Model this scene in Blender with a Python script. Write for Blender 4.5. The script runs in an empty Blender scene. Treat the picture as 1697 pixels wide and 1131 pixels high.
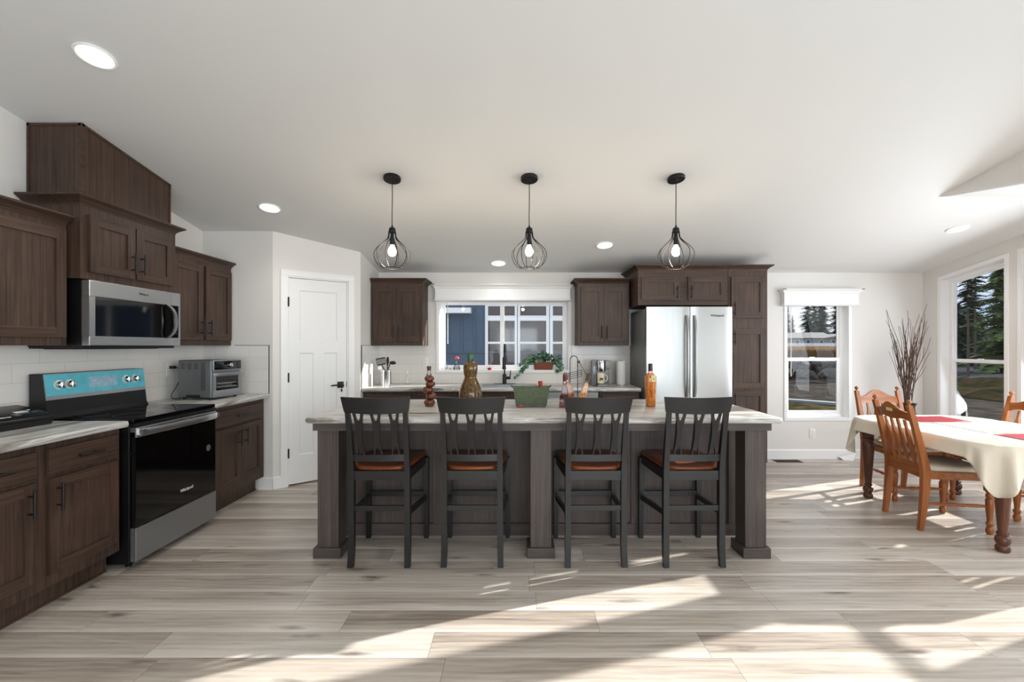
import bpy, bmesh, math, random
from mathutils import Vector, Matrix, noise
R = math.radians
PI = math.pi
S = bpy.context.scene
COL = S.collection

# ---------------------------------------------------------------- camera, world, sun, large lights, exposure
EYE, FOC = 1.37, 760.0
cam_d = bpy.data.cameras.new('camera'); cam = bpy.data.objects.new('camera', cam_d); COL.objects.link(cam)
cam.location = (0, 0, EYE); cam.rotation_euler = (R(90), 0, 0)
cam_d.sensor_width = 36; cam_d.lens = FOC / 1697 * 36
cam_d.shift_x = -9.5 / 1697; cam_d.shift_y = 8.0 / 1697
cam_d.clip_start = 0.05; cam_d.clip_end = 500
S.camera = cam
S.view_settings.view_transform = 'Standard'; S.view_settings.look = 'None'
S.view_settings.gamma = 1; S.view_settings.use_curve_mapping = False
S.view_settings.exposure = 0.5
S.cycles.use_denoising = True
S.cycles.max_bounces = 10; S.cycles.transparent_max_bounces = 16
S.cycles.sample_clamp_indirect = 6.0
S.cycles.caustics_reflective = False; S.cycles.caustics_refractive = False

w = bpy.data.worlds.new('sky'); S.world = w; w.use_nodes = True
nt = w.node_tree; nt.nodes.clear()
wo = nt.nodes.new('ShaderNodeOutputWorld'); bg = nt.nodes.new('ShaderNodeBackground')
tc = nt.nodes.new('ShaderNodeTexCoord'); mp = nt.nodes.new('ShaderNodeMapping'); mp.inputs['Scale'].default_value = (2.2, 2.2, 5)
nz = nt.nodes.new('ShaderNodeTexNoise'); nz.inputs['Scale'].default_value = 1.6; nz.inputs['Detail'].default_value = 6
rp = nt.nodes.new('ShaderNodeValToRGB'); rp.color_ramp.elements[0].position = .42; rp.color_ramp.elements[1].position = .62
rp.color_ramp.elements[0].color = (.50, .66, .92, 1); rp.color_ramp.elements[1].color = (.92, .94, .98, 1)
nt.links.new(tc.outputs['Generated'], mp.inputs[0]); nt.links.new(mp.outputs[0], nz.inputs['Vector'])
nt.links.new(nz.outputs[0], rp.inputs[0]); nt.links.new(rp.outputs[0], bg.inputs[0]); nt.links.new(bg.outputs[0], wo.inputs[0])
bg.inputs[1].default_value = .78

sun_d = bpy.data.lights.new('sun', 'SUN'); sun = bpy.data.objects.new('sun', sun_d); COL.objects.link(sun)
sun_d.energy = 10.0; sun_d.angle = R(0.55); sun_d.color = (1.0, .975, .945)
SUN_DIR = Vector((-1, -.345, -.36))
sun.rotation_euler = SUN_DIR.to_track_quat('-Z', 'Y').to_euler(); sun.location = (12, 6, 8)

def area(name, loc, direction, sx, sy, power, col=(1, 1, 1), spread=180):
    d = bpy.data.lights.new(name, 'AREA'); o = bpy.data.objects.new(name, d); COL.objects.link(o)
    d.shape = 'RECTANGLE'; d.size = sx; d.size_y = sy; d.energy = power; d.color = col; d.spread = R(spread)
    o.location = loc; o.rotation_euler = Vector(direction).to_track_quat('-Z', 'Y').to_euler()
    return o
# added fill lamps behind the camera, and one more inside each bay window
area('rear_fill_light', (.9, -3.35, 1.35), (0, 1, -.12), 3.6, 1.9, 104, (.86, .935, 1))
area('side_fill_light', (3.30, -1.2, 1.35), (-1, .35, -.12), 2.4, 1.8, 70, (.86, .935, 1))
for k, (ya, yb) in enumerate(((4.62, 5.32), (3.82, 4.46), (2.98, 3.62), (2.12, 2.82))):
    area('bay_fill_light', (4.88, (ya + yb) / 2, 1.32), (-1, 0, -.28), .60, 1.55, (2, 9, 24, 24)[k], (.88, .94, 1))

def U(u, Y): return (u - 858.0) * Y / FOC
def V(v, Y): return EYE - (v - 573.5) * Y / FOC

# ---------------------------------------------------------------- materials
def lin(c):
    return tuple((x / 255 / 12.92) if x / 255 <= .04045 else ((x / 255 + .055) / 1.055) ** 2.4 for x in c) + (1,)

class NT:
    def __init__(s, name):
        s.m = bpy.data.materials.new(name); s.m.use_nodes = True
        s.t = s.m.node_tree; s.t.nodes.clear()
        s.out = s.n('ShaderNodeOutputMaterial'); s.b = s.n('ShaderNodeBsdfPrincipled')
        s.l(s.b.outputs[0], s.out.inputs[0])
    def n(s, k, **kw):
        x = s.t.nodes.new(k)
        for a, b in kw.items(): setattr(x, a, b)
        return x
    def l(s, a, b): s.t.links.new(a, b)
    def obj(s, scale=(1, 1, 1), jitter=True):
        c = s.n('ShaderNodeTexCoord'); m = s.n('ShaderNodeMapping'); m.inputs['Scale'].default_value = scale
        if jitter:
            oi = s.n('ShaderNodeObjectInfo'); ml = s.n('ShaderNodeMath', operation='MULTIPLY'); ml.inputs[1].default_value = 17.3
            va = s.n('ShaderNodeVectorMath', operation='ADD')
            s.l(oi.outputs['Random'], ml.inputs[0]); s.l(c.outputs['Object'], va.inputs[0]); s.l(ml.outputs[0], va.inputs[1])
            s.l(va.outputs[0], m.inputs[0])
        else: s.l(c.outputs['Object'], m.inputs[0])
        return m.outputs[0]
    def noise(s, vec, scale=1, detail=4, rough=.55, dist=0):
        x = s.n('ShaderNodeTexNoise'); x.inputs['Scale'].default_value = scale; x.inputs['Detail'].default_value = detail
        x.inputs['Roughness'].default_value = rough; x.inputs['Distortion'].default_value = dist
        s.l(vec, x.inputs['Vector']); return x.outputs[0]
    def ramp(s, fac, *stops):
        x = s.n('ShaderNodeValToRGB'); e = x.color_ramp.elements
        while len(e) < len(stops): e.new(.5)
        for i, (p, c) in enumerate(stops): e[i].position = p; e[i].color = c
        s.l(fac, x.inputs[0]); return x.outputs[0]
    def math(s, op, a, b=None):
        x = s.n('ShaderNodeMath', operation=op)
        for i, v in enumerate((a, b)):
            if v is None: continue
            if isinstance(v, (int, float)): x.inputs[i].default_value = v
            else: s.l(v, x.inputs[i])
        return x.outputs[0]
    def mix(s, mode, fac, a, b):
        x = s.n('ShaderNodeMix', data_type='RGBA', blend_type=mode)
        for i, v in ((0, fac), (6, a), (7, b)):
            if isinstance(v, (int, float)): x.inputs[i].default_value = v
            elif isinstance(v, tuple): x.inputs[i].default_value = v
            else: s.l(v, x.inputs[i])
        return x.outputs[2]
    def bump(s, h, strength=.2, dist=.002):
        x = s.n('ShaderNodeBump'); x.inputs['Strength'].default_value = strength; x.inputs['Distance'].default_value = dist
        s.l(h, x.inputs['Height']); s.l(x.outputs[0], s.b.inputs['Normal'])
    def set(s, **kw):
        for k, v in kw.items():
            i = s.b.inputs[k.replace('_', ' ')]
            if isinstance(v, (int, float, tuple)): i.default_value = v
            else: s.l(v, i)
        return s

def plain(name, c, rough=.5, metal=0, var=.06, vs=6, **kw):
    n = NT(name); v = n.obj(); f = n.noise(v, vs, 3)
    a = lin(c); d = tuple(x * (1 - var) for x in a[:3]) + (1,); h = tuple(min(1, x * (1 + var)) for x in a[:3]) + (1,)
    n.set(Base_Color=n.ramp(f, (.3, d), (.7, h)), Roughness=rough, Metallic=metal, **kw)
    return n.m

def paint(name, c, rough=.6, bump=.05):
    n = NT(name); v = n.obj(jitter=False); n.set(Base_Color=lin(c), Roughness=rough)
    n.bump(n.noise(v, 180, 3), bump, .001); return n.m

def wood(name, axis, dark, midc, light, rough=.48, along=2.6, across=105):
    n = NT(name); sc = [across] * 3; sc['xyz'.index(axis)] = along
    v = n.obj(tuple(sc)); f = n.noise(v, 1, 6, .6, .6)
    sc2 = [4.5] * 3; sc2['xyz'.index(axis)] = .5
    v2 = n.obj(tuple(sc2)); wv = n.n('ShaderNodeTexWave', wave_type='RINGS', rings_direction='XYZ'[('xyz'.index(axis))])
    wv.inputs['Scale'].default_value = 1.7; wv.inputs['Distortion'].default_value = 5; wv.inputs['Detail'].default_value = 3; wv.inputs['Detail Scale'].default_value = 1.4
    n.l(v2, wv.inputs['Vector'])
    h = n.math('ADD', n.math('MULTIPLY', f, .93), n.math('MULTIPLY', wv.outputs[1], .07))
    big = n.noise(n.obj((2.2, 2.2, 2.2)), 1.3, 2)
    h2 = n.math('ADD', h, n.math('MULTIPLY', n.math('SUBTRACT', big, .5), .35))
    n.set(Base_Color=n.ramp(h2, (.26, lin(dark)), (.5, lin(midc)), (.76, lin(light))), Roughness=rough)
    n.set(Specular_IOR_Level=.35); n.bump(f, .12, .0012); return n.m

CAB = ((40, 29, 23), (67, 50, 41), (90, 69, 56))
M = {}
for a in 'xyz': M['cab_' + a] = wood('stained_oak_' + a, a, *CAB)
ISL = ((58, 50, 47), (76, 67, 63), (92, 82, 77))
for a in 'xyz': M['isl_' + a] = wood('island_oak_' + a, a, *ISL)
for a in 'xyz': M['oak_' + a] = wood('golden_oak_' + a, a, (112, 62, 28), (150, 88, 44), (180, 112, 62), .32, 1.4, 22)
M['walnut'] = wood('dark_turned_oak', 'z', (58, 34, 24), (84, 50, 34), (110, 68, 46), .3, 1.4, 22)
M['seat'] = wood('cherry_seat', 'x', (70, 32, 16), (104, 52, 24), (134, 74, 36), .3, 1.2, 18)
M['black_wood'] = plain('black_painted_wood', (21, 20, 20), .36, 0, .12, 9)
M['wall'] = paint('warm_white_paint', (225, 222, 218))
M['ceil'] = paint('ceiling_paint', (225, 225, 224), .7, .12)
M['trim'] = paint('white_trim_paint', (240, 240, 239), .35, .01)
M['vinyl'] = paint('white_vinyl', (242, 243, 244), .3, .0)
M['door'] = paint('white_door_paint', (236, 236, 235), .4, .03)
M['black'] = plain('matte_black_metal', (22, 21, 21), .42, .3, .05)
M['black_plastic'] = plain('black_plastic', (15, 16, 17), .35)
M['black_glass'] = plain('black_glass', (5, 5, 6), .06, 0, .02, Specular_IOR_Level=.6)
M['black_side'] = plain('black_enamel', (9, 9, 10), .4)
M['white_plastic'] = plain('white_plastic', (235, 233, 228), .35, 0, .02)
M['dark_slot'] = plain('dark_slot', (40, 38, 36), .6)
def steel(name, c=(168, 170, 169), rough=.32, axis='z'):
    n = NT(name); sc = [220] * 3; sc['xyz'.index(axis)] = 2
    v = n.obj(tuple(sc)); f = n.noise(v, 1, 3)
    n.set(Base_Color=lin(c), Metallic=1.0, Roughness=n.ramp(f, (.2, (rough - .05,) * 3 + (1,)), (.8, (rough + .08,) * 3 + (1,))))
    return n.m
M['steel'] = steel('brushed_steel'); M['steel_y'] = steel('brushed_steel_lengthwise', (196, 198, 199), .3, 'y')
M['steel_dull'] = steel('dull_steel', (172, 175, 178), .42, 'y')
M['chrome'] = plain('polished_chrome', (215, 216, 218), .1, 1, .02)
M['grey_metal'] = plain('grey_painted_metal', (118, 120, 122), .38, .5, .05)
M['fridge_side'] = plain('grey_fridge_side', (120, 120, 118), .45, .2, .04)
M['film'] = plain('blue_protective_film', (96, 190, 206), .3, 0, .10, 14)
M['film_dim'] = plain('film_over_display', (156, 190, 206), .25, 0, .2, 40)

def laminate(name, axis):
    n = NT(name); sc = [7.5] * 3; sc['xyz'.index(axis)] = .9
    v = n.obj(tuple(sc), False); f = n.noise(v, 1.0, 7, .62, 1.1)
    sc2 = [26] * 3; sc2['xyz'.index(axis)] = 1.6; f2 = n.noise(n.obj(tuple(sc2), False), 1, 5, .6, .7)
    h = n.math('ADD', n.math('MULTIPLY', f, .6), n.math('MULTIPLY', f2, .4))
    h = n.math('ADD', n.math('MULTIPLY', n.math('SUBTRACT', h, .5), 1.5), .5)
    n.set(Base_Color=n.ramp(h, (.36, lin((110, 104, 98))), (.45, lin((160, 156, 150))), (.50, lin((206, 205, 202))), (.55, lin((172, 168, 162))), (.60, lin((214, 213, 210))), (.68, lin((140, 136, 131)))), Roughness=.3)
    return n.m
M['lam_x'] = laminate('marbled_laminate_x', 'x'); M['lam_y'] = laminate('marbled_laminate_y', 'y')

def tile(name, a):
    n = NT(name); c = n.n('ShaderNodeTexCoord'); sp = n.n('ShaderNodeSeparateXYZ'); cb = n.n('ShaderNodeCombineXYZ')
    g = n.n('ShaderNodeNewGeometry'); n.l(g.outputs['Position'], sp.inputs[0])
    n.l(sp.outputs['xyz'.index(a)], cb.inputs[0]); n.l(n.math('SUBTRACT', sp.outputs[2], .914), cb.inputs[1])
    br = n.n('ShaderNodeTexBrick'); n.l(cb.outputs[0], br.inputs['Vector'])
    br.inputs['Scale'].default_value = 1; br.inputs['Brick Width'].default_value = .32; br.inputs['Row Height'].default_value = .116
    br.inputs['Mortar Size'].default_value = .0016; br.inputs['Mortar Smooth'].default_value = .3; br.offset = .5
    br.inputs['Color1'].default_value = lin((226, 223, 218)); br.inputs['Color2'].default_value = lin((229, 226, 221)); br.inputs['Mortar'].default_value = lin((205, 201, 195))
    n.set(Base_Color=br.outputs[0], Roughness=.22); iv = n.math('SUBTRACT', 1, br.outputs[1]); n.bump(iv, .5, .0015); return n.m
M['tile_x'] = tile('white_tile_x', 'x'); M['tile_y'] = tile('white_tile_y', 'y')

def floor_mat():
    n = NT('greige_oak_planks'); g = n.n('ShaderNodeNewGeometry'); sp = n.n('ShaderNodeSeparateXYZ'); n.l(g.outputs['Position'], sp.inputs[0])
    PW, PL = .18, 1.25
    yr = n.math('DIVIDE', n.math('SUBTRACT', sp.outputs[1], .032), PW); row = n.math('FLOOR', yr)
    wn = n.n('ShaderNodeTexWhiteNoise', noise_dimensions='1D'); n.l(row, wn.inputs['W'])
    xo = n.math('DIVIDE', n.math('ADD', sp.outputs[0], n.math('MULTIPLY', wn.outputs[0], 7.7)), PL); idx = n.math('FLOOR', xo)
    w2 = n.n('ShaderNodeTexWhiteNoise', noise_dimensions='2D'); cb = n.n('ShaderNodeCombineXYZ'); n.l(idx, cb.inputs[0]); n.l(row, cb.inputs[1]); n.l(cb.outputs[0], w2.inputs['Vector'])
    rnd = w2.outputs[0]
    fy = n.math('FRACT', yr); fx = n.math('FRACT', xo)
    # plank-local grain coordinates
    cv = n.n('ShaderNodeCombineXYZ'); n.l(n.math('ADD', n.math('MULTIPLY', sp.outputs[0], 1.0), n.math('MULTIPLY', rnd, 40)), cv.inputs[0])
    n.l(n.math('ADD', sp.outputs[1], n.math('MULTIPLY', rnd, 13)), cv.inputs[1])
    def stretch(sx, sy):
        m = n.n('ShaderNodeMapping'); m.inputs['Scale'].default_value = (sx, sy, 1); n.l(cv.outputs[0], m.inputs[0]); return m.outputs[0]
    broad = n.noise(stretch(1.1, 9), 1, 4, .55, .8)
    fine = n.noise(stretch(3.2, 90), 1, 5, .6, .5)
    cath = n.n('ShaderNodeTexWave', wave_type='BANDS', bands_direction='Y'); cath.inputs['Scale'].default_value = 7
    cath.inputs['Distortion'].default_value = 4; cath.inputs['Detail'].default_value = 3; cath.inputs['Detail Scale'].default_value = .9
    n.l(stretch(.55, 1.3), cath.inputs['Vector'])
    vo = n.n('ShaderNodeTexVoronoi'); vo.inputs['Scale'].default_value = 1; n.l(stretch(2.4, 9.5), vo.inputs['Vector'])
    knot = n.ramp(n.math('ADD', vo.outputs['Distance'], n.math('MULTIPLY', n.math('SUBTRACT', n.noise(stretch(9, 30), 1, 4), .5), .35)), (.05, (1, 1, 1, 1)), (.25, (0, 0, 0, 1)))
    sc = n.n('ShaderNodeSeparateColor'); n.l(vo.outputs['Color'], sc.inputs[0]); kp = n.math('GREATER_THAN', sc.outputs[0], .55)
    kf = n.math('MULTIPLY', knot, kp)
    h = n.math('ADD', n.math('ADD', n.math('MULTIPLY', broad, .63), n.math('MULTIPLY', fine, .3)), n.math('MULTIPLY', cath.outputs[1], .07))
    h = n.math('ADD', h, n.math('MULTIPLY', n.math('SUBTRACT', rnd, .5), .26))
    # pale sapwood streak at one edge of each plank
    edge = n.math('MULTIPLY', n.math('POWER', n.math('SUBTRACT', 1, fy), 5), .30)
    h = n.math('ADD', h, edge)
    col = n.ramp(h, (.26, lin((132, 120, 108))), (.42, lin((170, 158, 146))), (.56, lin((192, 182, 170))), (.72, lin((212, 204, 194))), (.9, lin((224, 218, 210))))
    col = n.mix('MIX', n.math('MULTIPLY', kf, .75), col, lin((72, 62, 54)))
    gap_y = n.math('LESS_THAN', n.math('MINIMUM', fy, n.math('SUBTRACT', 1, fy)), .006)
    gap_x = n.math('LESS_THAN', n.math('MINIMUM', fx, n.math('SUBTRACT', 1, fx)), .0011)
    gap = n.math('MAXIMUM', gap_y, gap_x)
    col = n.mix('MIX', n.math('MULTIPLY', gap, .55), col, lin((84, 74, 66)))
    n.set(Base_Color=col, Roughness=n.ramp(fine, (.3, (.26,) * 3 + (1,)), (.7, (.4,) * 3 + (1,))))
    n.bump(fine, .06, .001); return n.m
M['floor'] = floor_mat()

def glass(name, tint=(1, 1, 1, 1), ior=1.5):
    m = bpy.data.materials.new(name); m.use_nodes = True; t = m.node_tree; t.nodes.clear()
    o = t.nodes.new('ShaderNodeOutputMaterial'); mx = t.nodes.new('ShaderNodeMixShader'); tr = t.nodes.new('ShaderNodeBsdfTransparent')
    gl = t.nodes.new('ShaderNodeBsdfGlossy'); fr = t.nodes.new('ShaderNodeFresnel'); fr.inputs[0].default_value = ior
    gl.inputs['Roughness'].default_value = 0.0; tr.inputs[0].default_value = tint
    t.links.new(fr.outputs[0], mx.inputs[0]); t.links.new(tr.outputs[0], mx.inputs[1]); t.links.new(gl.outputs[0], mx.inputs[2]); t.links.new(mx.outputs[0], o.inputs[0])
    return m
M['pane'] = glass('window_glass', (.97, .985, .98, 1), 1.3)
M['clear'] = glass('clear_bottle_glass', (.95, .97, .97, 1))
def emit(name, c, s):
    n = NT(name); n.set(Base_Color=(1, 1, 1, 1), Emission_Color=c, Emission_Strength=s); return n.m
M['lamp'] = emit('led_diffuser', (1, .97, .92, 1), 6); M['bulb'] = emit('warm_bulb', (1, .80, .55, 1), 14)

def blotch(name, cols, scale=(20, 20, 20), rough=.12, pos=(.36, .45, .52, .6, .68)):
    n = NT(name); f = n.noise(n.obj(scale), 1, 4, .6, 1.2)
    n.set(Base_Color=n.ramp(f, *[(p, lin(c)) for p, c in zip(pos, cols)]), Roughness=rough, Coat_Weight=.15); return n.m
M['nuts'] = blotch('red_brown_preserve', [(48, 18, 10), (92, 42, 22), (112, 58, 32), (82, 36, 20), (140, 84, 52)], (60, 60, 60))
M['gourd'] = blotch('pickled_vegetables', [(28, 26, 12), (78, 64, 26), (120, 76, 28), (40, 46, 20), (150, 112, 66)], (70, 70, 30))
M['pepper'] = blotch('pickled_peppers', [(140, 40, 14), (190, 96, 26), (206, 140, 50), (170, 60, 24), (214, 170, 92)], (60, 60, 12))
M['oil_dark'] = blotch('dark_oil', [(40, 14, 8), (92, 30, 18), (70, 34, 20), (150, 60, 50), (60, 20, 14)], (30, 30, 30))
M['oil_amber'] = blotch('amber_oil', [(96, 42, 12), (150, 82, 30), (176, 110, 52), (120, 60, 22), (190, 140, 84)], (40, 40, 24))
M['oil_spice'] = blotch('spice_mix', [(150, 40, 14), (200, 130, 50), (212, 176, 110), (190, 70, 24), (224, 200, 150)], (60, 60, 60))
M['green_tin'] = blotch('verdigris_tin', [(46, 58, 34), (70, 84, 52), (88, 100, 66), (60, 72, 44), (104, 114, 80)], (90, 90, 90), .5)
M['wicker'] = blotch('woven_wicker', [(70, 32, 16), (120, 62, 34), (140, 78, 44), (96, 46, 24), (160, 98, 60)], (60, 60, 160), .6)
M['ivy'] = blotch('ivy_leaf', [(24, 60, 40), (44, 88, 58), (70, 116, 80), (150, 182, 152), (54, 98, 66)], (30, 30, 30), .4)
M['red'] = plain('red_wax', (170, 26, 34), .35); M['coral'] = plain('coral_bloom', (236, 84, 80), .5)
M['green_cap'] = plain('green_foil', (38, 92, 34), .35); M['cork'] = plain('brown_cork', (86, 58, 44), .7)
M['cream'] = plain('cream_ceramic', (232, 222, 192), .25, 0, .02); M['paper'] = plain('white_paper', (232, 232, 230), .8, 0, .02)
M['tag'] = plain('cream_tag', (226, 212, 150), .7); M['cloth'] = plain('cream_tablecloth', (222, 213, 196), .85, 0, .03)
M['cushion'] = plain('beige_seat_fabric', (214, 202, 182), .9, 0, .05, 60); M['placemat'] = plain('rose_placemat', (178, 52, 66), .8, 0, .08, 60)
M['twig'] = plain('brown_twig', (84, 62, 50), .8, 0, .2); M['vase'] = plain('dark_floor_vase', (46, 34, 28), .4)
M['grate'] = plain('cooktop_mark', (70, 70, 72), .4)
# outdoors
def ground(name, cols, sc, rough=.95):
    n = NT(name); g = n.n('ShaderNodeNewGeometry'); m = n.n('ShaderNodeMapping'); m.inputs['Scale'].default_value = sc; n.l(g.outputs['Position'], m.inputs[0])
    f = n.noise(m.outputs[0], 1, 7, .7); n.set(Base_Color=n.ramp(f, *[(.36 + .3 * i / (len(cols) - 1), lin(c)) for i, c in enumerate(cols)]), Roughness=rough, Specular_IOR_Level=0.0); return n.m
M['gravel'] = ground('gravel', [(46, 43, 39), (66, 61, 56), (80, 75, 69)], (1.6, 1.6, 1.6))
M['asphalt'] = ground('asphalt', [(52, 53, 56), (64, 65, 68), (78, 78, 80)], (.7, 2.5, 1))
M['soil'] = ground('dark_soil', [(40, 36, 26), (66, 60, 42), (96, 88, 58)], (3, 3, 3))
M['drygrass'] = ground('dry_grass', [(74, 54, 34), (100, 76, 50), (120, 98, 68)], (1.2, 1.2, 1.2))
M['scrub'] = ground('scrub', [(30, 32, 20), (50, 45, 30), (70, 60, 42)], (1.3, 1.3, 1.3))
M['rock'] = plain('grey_boulder', (78, 75, 70), .9, 0, .35, 3)
M['needle'] = plain('conifer_needles', (54, 76, 56), .8, 0, .35, 1.2); M['needle_lit'] = plain('sunlit_conifer_needles', (108, 128, 68), .8, 0, .35, 1.2)  # needle_lit: brighter copy of the needles, sunlight put into the colour
M['bark'] = plain('grey_bark', (92, 80, 68), .9, 0, .2)
M['blue_siding'] = plain('slate_blue_siding', (84, 100, 120), .7, 0, .05); M['siding'] = plain('pale_siding', (140, 144, 146), .7)
M['roof'] = plain('grey_shingle_roof', (120, 115, 112), .9, 0, .12); M['house_glass'] = plain('dark_house_glass', (66, 58, 60), .08, 0, .12, .8)
M['car_white'] = plain('white_car_paint', (232, 236, 240), .18, 0, .01, Coat_Weight=1.0); M['tyre'] = plain('black_rubber', (22, 22, 23), .8)
M['stain'] = plain('wood_post', (150, 130, 100), .8)

# ---------------------------------------------------------------- mesh helper
class MB:
    def __init__(s): s.b = bmesh.new(); s.T = Matrix.Identity(4); s.mi = 0
    def v(s, p): return s.b.verts.new(s.T @ Vector(p))
    def f(s, vs):
        try: fc = s.b.faces.new(vs)
        except ValueError: return None
        fc.material_index = s.mi; return fc
    def box(s, x0, x1, y0, y1, z0, z1, bev=0, seg=2):
        p = [s.v((x, y, z)) for z in (z0, z1) for y in (y0, y1) for x in (x0, x1)]
        fs = [s.f([p[i] for i in q]) for q in ((0, 2, 3, 1), (4, 5, 7, 6), (0, 1, 5, 4), (2, 6, 7, 3), (0, 4, 6, 2), (1, 3, 7, 5))]
        if bev:
            es = list({e for fc in fs for e in fc.edges})
            r = bmesh.ops.bevel(s.b, geom=es, offset=bev, segments=seg, profile=.6, affect='EDGES')
            for fc in r['faces']: fc.material_index = s.mi
        return s
    def prism(s, poly, axis, a, b, bev=0):
        """polygon in the two other axes (in xyz order), extruded along axis from a to b"""
        k = 'xyz'.index(axis)
        def P(q, t):
            c = list(q); c.insert(k, t); return s.v(c)
        lo = [P(q, a) for q in poly]; hi = [P(q, b) for q in poly]
        fs = [s.f(lo[::-1]), s.f(hi)]
        n = len(poly)
        for i in range(n): fs.append(s.f([lo[i], lo[(i + 1) % n], hi[(i + 1) % n], hi[i]]))
        fs = [x for x in fs if x]
        bmesh.ops.recalc_face_normals(s.b, faces=fs)
        if bev:
            es = list(fs[0].edges) + list(fs[1].edges)
            r = bmesh.ops.bevel(s.b, geom=es, offset=bev, segments=2, profile=.6, affect='EDGES')
            for fc in r['faces']: fc.material_index = s.mi
        return s
    def loft(s, rings, cap=True, closed=True):
        R_ = [[s.v(p) for p in r] for r in rings]; n = len(R_[0])
        for a, b in zip(R_, R_[1:]):
            for i in range(n if closed else n - 1): s.f([a[i], a[(i + 1) % n], b[(i + 1) % n], b[i]])
        if cap: s.f(R_[0][::-1]); s.f(R_[-1])
        return s
    def lathe(s, prof, c=(0, 0, 0), n=20, cap=True, axis='z'):
        rings = []
        for r, h in prof:
            ring = []
            for i in range(n):
                a = 2 * PI * i / n; x, y = max(r, .0002) * math.cos(a), max(r, .0002) * math.sin(a)
                q = {'z': (x, y, h), 'y': (x, h, -y), 'x': (h, x, y)}[axis]
                ring.append((c[0] + q[0], c[1] + q[1], c[2] + q[2]))
            rings.append(ring)
        return s.loft(rings, cap)
    def tube(s, pts, r, n=8, cap=True):
        pts = [Vector(p) for p in pts]; rings = []; up = None
        rs = r if isinstance(r, (list, tuple)) else [r] * len(pts)
        for i, p in enumerate(pts):
            t = (pts[min(i + 1, len(pts) - 1)] - pts[max(i - 1, 0)]).normalized()
            if up is None:
                up = Vector((0, 0, 1)) if abs(t.z) < .9 else Vector((1, 0, 0))
            a = t.cross(up).normalized(); up = a.cross(t).normalized(); q = up
            rings.append([p + (a * math.cos(2 * PI * k / n) + q * math.sin(2 * PI * k / n)) * rs[i] for k in range(n)])
        return s.loft(rings, cap)
    def ball(s, c, r, n=14, sc=(1, 1, 1)):
        m = n // 2; rings = []
        for j in range(m + 1):
            th = PI * j / m; rr = max(math.sin(th), .01)
            rings.append([(c[0] + r * sc[0] * rr * math.cos(2 * PI * i / n), c[1] + r * sc[1] * rr * math.sin(2 * PI * i / n), c[2] - r * sc[2] * math.cos(th)) for i in range(n)])
        return s.loft(rings)
    def build(s, name, mats, parent=None, world=False, smooth=True, ang=38):
        me = bpy.data.meshes.new(name)
        if world and parent is not None:
            r = parent
            while r.parent: r = r.parent
            bmesh.ops.translate(s.b, verts=s.b.verts[:], vec=-Vector(r.location))
        bmesh.ops.recalc_face_normals(s.b, faces=s.b.faces[:])
        s.b.to_mesh(me); s.b.free()
        for m in (mats if isinstance(mats, (list, tuple)) else [mats]): me.materials.append(M[m] if isinstance(m, str) else m)
        if smooth:
            me.shade_smooth(); me.set_sharp_from_angle(angle=R(ang))
        o = bpy.data.objects.new(name, me); COL.objects.link(o)
        if parent is not None: o.parent = parent
        return o

def thing(name, label, cat, loc=(0, 0, 0), rz=0, group=None):
    o = bpy.data.objects.new(name, None); COL.objects.link(o); o.location = loc; o.rotation_euler = (0, 0, rz)
    o.empty_display_size = .1; o['label'] = label; o['category'] = cat
    if group: o['group'] = group
    return o
def tag(o, label, cat, group=None, kind=None):
    o['label'] = label; o['category'] = cat
    if group: o['group'] = group
    if kind: o['kind'] = kind
    return o
def struct(o, label=None):
    o['kind'] = 'structure'
    if label: o['label'] = label
    return o
def shell(name, loc=(0, 0, 0), label=None):
    o = bpy.data.objects.new(name, None); COL.objects.link(o); o.location = loc; return struct(o, label)
def dup(root, loc, rz=0, label=None, scale=None):
    r = root.copy(); COL.objects.link(r); r.location = loc; r.rotation_euler = (0, 0, rz)
    if label: r['label'] = label
    if scale: r.scale = scale
    def rec(a, b):
        for ch in list(a.children):
            c = ch.copy(); COL.objects.link(c); c.parent = b; rec(ch, c)
    rec(root, r); return r
def frameT(o, ux, n):
    """local x = along ux, local y = outward normal n, local z = up"""
    ux = Vector((ux[0], ux[1], 0)); n = Vector((n[0], n[1], 0))
    return Matrix(((ux.x, n.x, 0, o[0]), (ux.y, n.y, 0, o[1]), (ux.z, n.z, 1, o[2]), (0, 0, 0, 1)))
def text(name, body, size, parent, o, ux, up, mat, extrude=.0006):
    """flat lettering standing on a face, o in the parent's coordinates"""
    cu = bpy.data.curves.new(name, 'FONT'); cu.body = body; cu.size = size; cu.extrude = extrude; cu.align_x = 'CENTER'; cu.align_y = 'CENTER'
    cu.materials.append(M[mat] if isinstance(mat, str) else mat)
    tmp = bpy.data.objects.new('lettering', cu); COL.objects.link(tmp)
    me = bpy.data.meshes.new_from_object(tmp.evaluated_get(bpy.context.evaluated_depsgraph_get())); bpy.data.objects.remove(tmp)
    if not me.materials: me.materials.append(M[mat])
    ob = bpy.data.objects.new(name, me); COL.objects.link(ob); ob.parent = parent
    ux = Vector(ux).normalized(); up = Vector(up).normalized(); n = ux.cross(up)
    ob.matrix_local = Matrix(((ux.x, up.x, n.x, o[0]), (ux.y, up.y, n.y, o[1]), (ux.z, up.z, n.z, o[2]), (0, 0, 0, 1)))
    return ob

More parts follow.
